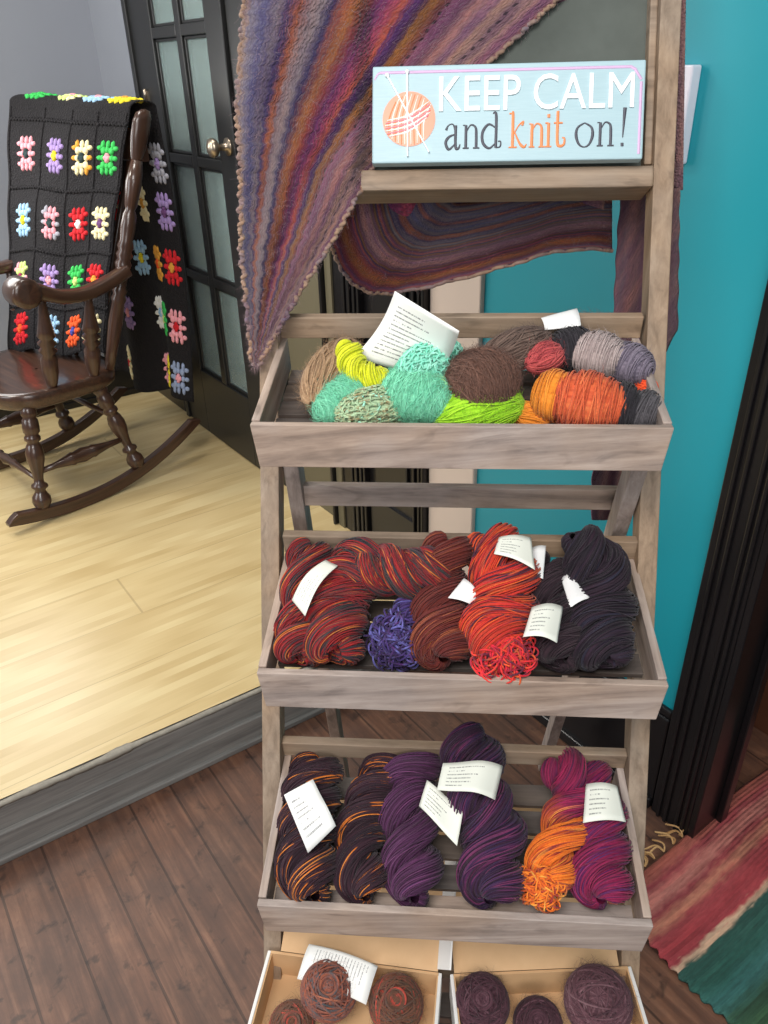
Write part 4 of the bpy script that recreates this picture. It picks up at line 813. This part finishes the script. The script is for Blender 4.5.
# ------------------------------------------------------------------ rocking chair
CD=nrm(A_*-.982+B_*-.187); CN=nrm(A_*.187+B_*-.982); CB0=Q0+A_*-.440+B_*2.040
def CH(s,n,z): return CB0+CD*s+CN*n+UZ*z
CWOOD=NT('dark_varnished_turned_wood'); v=CWOOD.attr(); f=CWOOD.noise(CWOOD.scale(v,(6,120,120)),1,5,.6); CWOOD.set(Base_Color=CWOOD.ramp(f,[(.3,S(46,30,24)),(.6,S(74,50,38)),(.8,S(96,68,50))]),Roughness=.28); CWOOD.b.inputs['Coat Weight'].default_value=.3; CWOOD=CWOOD.m
def fix_twist(s,z): return s
def chair():
    root=empty('rocking_chair',CH(.2,-.27,.15)); tag(root,'dark brown wooden rocking chair with turned spindles and scrolled arms on the pale platform','rocking chair')
    mir=lambda n: -.54-n
    turn=[(0,.018),(.05,.024),(.09,.026),(.12,.020),(.14,.025),(.20,.027),(.25,.027),(.28,.020),(.30,.026),(.33,.026),(.35,.018),(.38,.024),(.45,.030),(.52,.029),(.62,.020),(.70,.016),(.74,.016),(.76,.026),(.785,.028),(.81,.017),(.84,.020),(.88,.030),(.93,.032),(.97,.026),(1,.018)]
    for sd in (0,1):
        N=(lambda n: n) if sd==0 else mir
        # rocker: flat curved runner
        m=MB(); ss=np.linspace(-.285,.505,44); P=[]
        def zb(s): return .151+.62*((s-.22)**2) if s<.22 else .151+.45*((s-.22)**2)
        for s in ss:
            e=min(1,(s+.285)/.05+.25,(.505-s)/.04+.2); z0=zb(s)
            P.append([CH(s,N(-.015),z0),CH(s,N(.015),z0),CH(s,N(.015),z0+.042*e+.002),CH(s,N(-.015),z0+.042*e+.002)])
        g=np.zeros((len(ss),4,3)); g[...,0]=ss[:,None]; g[...,1]=np.array([0,.03,.03,0]); g[...,2]=np.array([0,0,.04,.04])
        m.grid(P,g,0,False,True); m.add(P[0],[(0,1,2,3)],g[0],0,False); m.add(P[-1],[(3,2,1,0)],g[-1],0,False); m.build('rocker',CWOOD,root,bevel=.003)
        m=MB(); m.lathe(CH(.325,N(-.035),.56),CH(.378,N(0),zb(.378)+.040),turn,24); m.build('leg',CWOOD,root)
        m=MB(); m.lathe(CH(.07,N(-.045),.56),CH(0,N(0),zb(0)+.040),turn,24); m.build('leg',CWOOD,root)
        # side stretcher
        m=MB(); m.lathe(CH(.355,N(-.012),.33),CH(.028,N(-.015),.34),[(0,.009),(.2,.012),(.34,.020),(.38,.024),(.40,.021),(.5,.027),(.60,.021),(.62,.024),(.66,.020),(.8,.012),(1,.009)],18); m.build('stretcher',CWOOD,root)
        # back post, leaning and splaying
        bot=CH(.020,N(-.03),.60); tp=CH(-.175 if sd==0 else -.125,N(.05),1.26); 
        m=MB(); m.lathe(bot,tp,[(0,.016),(.1,.019),(.24,.024),(.34,.021),(.36,.026),(.38,.020),(.40,.026),(.42,.019),(.50,.022),(.53,.027),(.55,.020),(.57,.028),(.59,.021),(.61,.027),(.64,.021),(.70,.025),(.76,.021),(.78,.015),(.80,.020),(.9,.026),(1,.018)],22); m.build('back_post',CWOOD,root)
        m=MB(); e1=tp; dd=nrm(tp-bot); P=[]
        for t,w,th in ((0,.018,.016),(.2,.026,.018),(.5,.032,.019),(.8,.032,.018),(.95,.024,.014),(1,.006,.004)):
            c=e1+dd*.15*t; P.append([c+CD*math.cos(a)*w+CN*math.sin(a)*th for a in np.linspace(0,2*math.pi,18,endpoint=False)])
        g=np.zeros((6,18,3)); g[...,0]=np.linspace(0,.15,6)[:,None]; m.grid(P,g,0,True,True); m.build('post_ear',CWOOD,root)
        # arm: swept board with scroll at the front
        m=MB(); path=[CH(-.085,N(.025),.93),CH(-.01,N(.03),.905),CH(.08,N(.035),.888),(CH(.17,N(.04),.896)),CH(.235,N(.04),.925),CH(.275,N(.04),.942)]
        C=spline(path,40); Tn,Nn,Bn=frames(C,UZ); w=np.interp(np.linspace(0,1,40),[0,.3,.7,.85,1],[.022,.030,.034,.042,.044]); th=np.interp(np.linspace(0,1,40),[0,.5,.85,1],[.021,.021,.026,.032])
        an=np.linspace(0,2*math.pi,20,endpoint=False); sup=lambda x:np.sign(x)*abs(x)**.6
        P=C[:,None]+w[:,None,None]*sup(np.cos(an))[None,:,None]*Bn[:,None]+th[:,None,None]*sup(np.sin(an))[None,:,None]*Nn[:,None]
        g=np.zeros(P.shape); g[...,0]=np.linspace(0,.4,40)[:,None]; g[...,1]=np.cos(an)[None]*.03; m.grid(P,g,0,True,True)
        sc=CH(.280,N(.04),.930); m.lathe(sc-CN*.046,sc+CN*.046,[(0,.026),(.03,.042),(.12,.046),(.88,.046),(.97,.042),(1,.026)],28); m.build('armrest',CWOOD,root)
        sp=[(0,.012),(.1,.019),(.22,.026),(.36,.027),(.41,.018),(.45,.029),(.49,.019),(.53,.030),(.57,.019),(.61,.029),(.68,.024),(.8,.018),(.95,.012),(1,.011)]
        for (a,b) in (((.238,-.02,.585),(.222,.03,.90)),((.088,-.02,.585),(.068,.028,.875))):
            m=MB(); m.lathe(CH(a[0],N(a[1]),a[2]),CH(b[0],N(b[1]),b[2]),sp,18); m.build('arm_spindle',CWOOD,root)
    # cross stretchers
    for s0,z0,fat in ((.36,.30,1),(.035,.42,0)):
        m=MB(); pr=[(0,.007),(.2,.009),(.34,.012),(.38,.018),(.41,.012),(.5,.020),(.59,.012),(.62,.018),(.66,.012),(.8,.009),(1,.007)] if fat else [(0,.007),(.5,.011),(1,.007)]
        m.lathe(CH(s0,-.02,z0),CH(s0,-.52,z0),pr,16); m.build('stretcher',CWOOD,root)
    # seat: shaped plank with saddle
    m=MB(); na,nr=64,12; rings=[]; out=[]
    def rim(a):
        x=math.cos(a); y=math.sin(a); sx=np.sign(x)*abs(x)**.55; sy=np.sign(y)*abs(y)**.55
        return .175+.215*sx+.02*max(0,x)*(1-y*y), -.27+(.285-.025*(1-x)/2)*sy
    top=[];an=np.linspace(0,2*math.pi,na,endpoint=False)
    for r in np.linspace(0.02,1,nr):
        row=[]
        for a in an:
            s,n=rim(a); s=.175+(s-.175)*r; n=-.27+(n+.27)*r; z=.600-.010*math.cos(min(1,r)*math.pi/2)**2*(1 if r<.95 else 0); row.append(CH(s,n,z))
        top.append(row)
    side=[(1.014,.593),(1.018,.575),(1.0,.552),(.96,.543),(.02,.543)]
    for k,z in side: top.append([CH(.175+(rim(a)[0]-.175)*k,-.27+(rim(a)[1]+.27)*k,z) for a in an])
    P=np.array(top); g=(P-P[0,0])*1.0; g=np.stack([g@CN,g@CD,g[...,2]],-1); m.grid(P[::-1],g[::-1],0,True,True); m.build('seat',CWOOD,root)
    # back slats/spindles and crest behind the blanket
    for i in range(5):
        f=(i+1)/6; m=MB(); m.lathe(CH(.02,-.05-.44*f,.60),CH(-.235+.06*f,.03-.60*f,1.27),[(0,.008),(.3,.011),(.5,.013),(.7,.011),(1,.008)],12); m.build('back_spindle',CWOOD,root)
    m=MB(); P=[]
    for i in range(13):
        f=i/12; c=CH(-.225+.062*f-.01*math.sin(f*math.pi),.025-.59*f,1.25); P.append([c+CD*.011,c+CD*.011+UZ*(.09+.02*math.sin(f*math.pi)),c-CD*.011+UZ*(.09+.02*math.sin(f*math.pi)),c-CD*.011])
    m.grid(P,None,0,False,True); m.add(P[0],[(0,1,2,3)]); m.add(P[-1],[(3,2,1,0)]); m.build('crest_rail',CWOOD,root,bevel=.003)
chair()

# ------------------------------------------------------------------ crocheted blanket
def afghan():
    YK=NT('black_crochet_wool'); vz=YK.n('ShaderNodeTexVoronoi'); vz.inputs['Scale'].default_value=150; YK.l(YK.obj(),vz.inputs['Vector']); nf=YK.noise(YK.obj(),60,3)
    YK.set(Base_Color=YK.mix(nf,S(10,9,12),S(26,22,26)),Roughness=.95); YK.bump(vz.outputs['Distance'],.8,.004)
    pal={'green':(60,190,90),'lime':(210,235,140),'sky':(160,200,230),'yellow':(240,220,50),'pink':(240,165,175),'lav':(165,140,195),'cream':(245,232,185),'red':(205,30,40),'mag':(150,40,90),'orange':(240,95,40),'blue':(70,80,170),'white':(240,240,235),'dteal':(40,60,62),'grey':(165,165,175),'gold':(225,160,60),'bluegrey':(150,165,195),'purple':(110,70,120)}
    keys=list(pal); mats=[YK.m]+[paint('wool_'+{'lav':'lavender','mag':'magenta','dteal':'dark_teal'}.get(k,k),S(*pal[k]),.9,.12,60,.3) for k in keys]; mi={k:i+1 for i,k in enumerate(keys)}
    # corners measured on the chair: near-top, far-top, near-bottom, far-bottom
    def at_n(u,v,n): return hit(u,v,CH(0,n,0),CN)
    NT_,FT_,NB_,FB_=at_n(134,109,.012),at_n(17,102,-.60),at_n(112,352,-.04),at_n(14,350,-.56)
    nC=60; rows=[]
    def front(f,q):
        p=(NB_*(1-f)+FB_*f)*(1-q)+(NT_*(1-f)+FT_*f)*q
        return p+CD*(.035*math.sin(q*math.pi)*.3+.006*math.sin(f*9+q*5)+.003*math.sin(q*24)+.022)+UZ*(.012*math.sin(f*11)*(1-q))
    for i in range(70): rows.append([front(j/59,i/69) for j in range(nC)])
    for i in range(1,12):
        a=i/12*math.pi; rows.append([front(j/59,1.)-CD*(.095*(1-math.cos(a))/2)+UZ*(.022*math.sin(a)) for j in range(nC)])
    topb=rows[-1]; nb=hit(194,402,CH(-.31,0,0),CD); fb_=CH(-.27,-.63,.37)
    for i in range(1,60):
        t=i/59; row=[]
        for j in range(nC):
            f=j/59; p=topb[j]; q=nb*(1-f)+fb_*f+CD*.03*math.sin(f*13)+UZ*.02*math.sin(f*9)
            row.append(p*(1-t)+q*t-CD*(.03*math.sin(t*math.pi))+CD*.012*math.sin(f*16)*t)
        rows.append(row)
    P=np.array(rows); mb=MB(); mb.grid(P)
    dn=np.cross(np.gradient(P,axis=0),np.gradient(P,axis=1)); dn=nrm(dn)
    def surf(r,c):
        r=min(max(r,0),P.shape[0]-1.001); c=min(max(c,0),nC-1.001); i,j=int(r),int(c); a,b=r-i,c-j
        p=P[i,j]*(1-a)*(1-b)+P[i+1,j]*a*(1-b)+P[i,j+1]*(1-a)*b+P[i+1,j+1]*a*b; n=dn[i,j]
        return p,n
    def motif(r,c,col1,col2,hr,hc,flip,ring=None,size=1.):
        # three clusters a side round a square, smaller ring inside, contrasting centre
        p,n_=surf(r,c); u1=np.linalg.norm(surf(r+.5,c)[0]-p)*2*hr; u2=np.linalg.norm(surf(r,c+.5)[0]-p)*2*hc
        def puff(dr,dc,fr,fc,m,hk=.005):
            p,n=surf(r+dr*hr,c+dc*hc); n=n*flip
            p1,_=surf(r+dr*hr+.3,c+dc*hc); p2,_=surf(r+dr*hr,c+dc*hc+.3); e1=nrm(p1-p+1e-9); e2=nrm(p2-p+1e-9)
            G=ell(p+n*.002,(n,e1,e2),(hk,fr*u1,fc*u2),5,8); mb.grid(G,None,m,True,True)
        for k in range(4):
            for q in (-.62,0,.62):
                d=[(.82,q*.85),(q,-.85),(-.82,-q*.85),(-q,.85)][k]; v_=k%2==0
                puff(d[0],d[1],.26 if v_ else .13,.15 if v_ else .24,mi[ring if ring and (k+int(q>0))%2 else col1])
        for k in range(4):
            d=[(.45,.42),(.45,-.42),(-.45,.42),(-.45,-.42)][k]; puff(d[0],d[1],.24,.24,mi[col1],.006); d=[(.5,0),(0,.5),(-.5,0),(0,-.5)][k]; puff(d[0],d[1],.19,.17,mi[col1],.006)
        for d in ((0,0),(.16,0),(-.16,0),(0,.16),(0,-.16)): puff(d[0],d[1],.15,.15,mi[col2],.0085)
    # z rows on the front face -> grid row index; columns measured from the near post (c=0) to the far side
    cols=[7,18.5,32.5,49]; hr,hc=4.3,4.2
    R_=lambda q: q*69
    front_rows=[(.81,[('green','pink',None),('cream','dteal','gold'),('lav','yellow',None),('pink','dteal',None)]),
                (.55,[('cream','purple',None),('red','white',None),('pink','dteal','grey'),('sky','yellow',None)]),
                (.315,[('red','gold',None),('green','lime',None),('lav','pink',None),('lime','mag','pink')]),
                (.10,[('cream','gold',None),('orange','blue',None),('sky','white',None),('red','orange',None)])]
    p0,n0=surf(30,20); fl=1 if np.dot(n0,CO-p0)>0 else -1
    for z,cs in front_rows:
        for c,(a,b,r) in zip(cols,cs): motif(R_(z),c,a,b,hr,hc,fl,r)
    for c,(a,b,r) in zip(cols,[('yellow','gold',None),('sky','pink',None),('lime','pink','cream'),('green','green',None)]): motif(75,c,a,b,3.2,4.2,fl,r)
    # on the part hanging behind: its face towards the room beside the post
    fb=[(90,3.5,'grey','lav'),(99,4,'lav','purple'),(110,12,'gold','orange'),(110,4,'red','gold'),(122,12.5,'green','lime'),(122.5,4.2,'pink','red'),(134,12.5,'yellow','dteal'),(134,4.2,'bluegrey','pink'),(134,19,'pink','mag'),(121,19,'white','sky'),(98,16,'cream','gold'),(109,24,'sky','yellow'),(98,30,'red','white'),(121,34,'lav','pink'),(109,44,'green','pink'),(134,40,'cream','red')]
    for r,c,a,b in fb: motif(r,c,a,b,3.4,3.0,1,None,1.); motif(r,c,a,b,3.4,3.0,-1,None,1.)
    # lacy joining ridges
    for z in (.94,.68,.43,.20):
        c=np.array([surf(R_(z)+.25*math.sin(x*4),x)[0]+surf(R_(z),x)[1]*fl*.003 for x in np.linspace(0,58,260)]); mb.strands(c[None],.0028,None,5,None,0)
    for cc in (1,13,25.5,41,58):
        c=np.array([surf(x,cc)[0]+surf(x,cc)[1]*fl*.002 for x in np.linspace(0,68,240)]); mb.strands(c[None],.0022,None,5,None,0)
    o=mb.build('crocheted_blanket',mats,None,solid=.004); tag(o,'black crocheted blanket with bright flower squares draped over the rocking chair back','blanket')
afghan()

# ------------------------------------------------------------------ rag rug
def rug():
    m=NT('woven_rag_stripes'); v=m.attr(); x,y,z=m.sep(v)      # x along the stripes, y across (distance from fringe)
    r=m.ma('FLOOR',m.ma('MULTIPLY',y,1/.009)); rn=m.noise(m.comb(m.ma('MULTIPLY',x,7),m.ma('MULTIPLY',r,2.3),0.),1,2); nb=m.noise(m.scale(v,(60,160,1)),1,3)
    wy=m.ma('ADD',y,m.ma('MULTIPLY',m.ma('SUBTRACT',m.noise(m.comb(m.ma('MULTIPLY',x,22),m.ma('MULTIPLY',r,1.7),0.),1,2),.5),.030))
    cs=[(0,(140,76,62)),(.04,(158,88,78)),(.07,(146,64,70)),(.10,(176,108,100)),(.125,(182,118,108)),(.16,(136,58,64)),(.20,(180,120,98)),(.235,(152,66,70)),(.28,(156,60,66)),(.325,(150,60,66)),(.34,(190,160,134)),(.352,(190,160,134)),(.365,(40,78,70)),(.45,(38,86,76)),(.52,(50,100,96)),(.58,(42,74,56)),(.7,(58,92,58)),(.8,(150,70,60)),(1,(60,90,100))]
    b=m.ramp(m.ma('MULTIPLY',wy,2.),[(p,S(*c)) for p,c in cs]); b=m.mix(.6,b,m.ramp(rn,[(.3,(.62,.55,.55,1)),(.5,(1,1,1,1)),(.7,(1.5,1.35,1.3,1))]),'MULTIPLY'); b=m.mix(.3,b,m.ramp(nb,[(.3,(.6,.6,.6,1)),(.7,(1.35,1.35,1.35,1))]),'MULTIPLY')
    m.set(Base_Color=b,Roughness=.95); fr=m.ma('ABSOLUTE',m.ma('SUBTRACT',m.ma('FRACT',m.ma('MULTIPLY',y,1/.009)),.5)); m.bump(m.ma('SUBTRACT',m.ma('MULTIPLY',nb,.6),fr),.9,.006)
    nA,nT=60,150; P=np.zeros((nT,nA,3)); G=np.zeros((nT,nA,3))
    for i in range(nT):
        for j in range(nA):
            y=i/(nT-1)*.75; a=-.292+.85*j/(nA-1)+.004*math.sin(i*1.3)*(j==0); a+= .006*math.sin(y*22)*(1-j/nA)
            t=-.078-y-.02*(j/nA)+.006*math.sin(a*9); z=.008+.003*math.sin(a*14+y*9)+.0018*math.sin(y/.009*2*math.pi)*.6+.004*math.exp(-((a+.2)/.1)**2)
            if a>.09 or True: P[i,j]=RW(a,t,max(.005,z)); G[i,j]=(a+.3,y,0)
    # the sill of the doorway: keep the rug on this side of the closed door
    mb=MB(); P2=P.copy(); mb.grid(P,G)
    ro=mb.build('rag_rug',m.m,None,solid=.006); tag(ro,'woven rag rug with red, cream and green stripes on the dark floorboards','rug')
    f=MB()
    for a in np.linspace(-.285,.09,13):
        p=RW(a,-.078-.02*(a+.3)/.85,.010); 
        for q in range(3):
            d=nrm(B_*rng.uniform(.3,1)+A_*rng.uniform(-1,1)); L=rng.uniform(.02,.045); t=np.linspace(0,1,10)[:,None]; sd=np.cross(d,UZ)
            f.strands((p+d*L*t+sd*.006*np.sin(t*5)+UZ*(.010*np.sin(t*3.0)-.006*t))[None],.0022,None,5)
    f.build('fringe',mono('straw_fringe',S(150,110,66),S(196,160,110)),ro)
rug()

# ------------------------------------------------------------------ light
def area(name,loc,target,size,power,colr=(1,1,1)):
    L=bpy.data.lights.new(name,'AREA'); L.shape='RECTANGLE'; L.size,L.size_y=size; L.energy=power; L.color=colr
    o=bpy.data.objects.new(name,L); col.objects.link(o); o.location=loc.tolist(); o.rotation_euler=Vector((target-loc).tolist()).to_track_quat('-Z','Y').to_euler(); return o
area('shop_light',V(-.5,-.6,2.9),V(.1,.9,.8),(1.4,1.0),62,(1,.97,.94))
area('front_fill_light',V(.1,-1.9,1.9),V(.15,1.1,1.1),(1.8,1.2),34,(1,.98,.97))  # soft frontal fill added behind the camera to lift the dark shawl hem
area('platform_light',RW(-1.9,2.3,2.6),RW(-1.0,1.7,.15),(.5,.5),30,(1,.95,.86))
area('platform_light',RW(-.5,1.7,2.65),RW(-.8,1.4,.15),(.4,.4),14,(1,.95,.88))
area('window_light',RW(-3.0,1.9,1.7),RW(-.2,.9,.6),(1.2,1.2),26,(.9,.96,1))
gp=hit(20,705,V(0,0,.15),UZ); gd=nrm((gp-CO)*V(1,1,-1)); gl=gp+gd*2.1
area('shop_window_light',gl,gp,(.7,.5),9,(1,.98,.95))
w=bpy.data.worlds.new('w'); bpy.context.scene.world=w; w.use_nodes=True; w.node_tree.nodes['Background'].inputs[0].default_value=(.82,.88,1,1); w.node_tree.nodes['Background'].inputs[1].default_value=.22
vs=bpy.context.scene.view_settings; vs.view_transform='Standard'; vs.look='None'; vs.gamma=1; vs.exposure=0; vs.use_curve_mapping=False
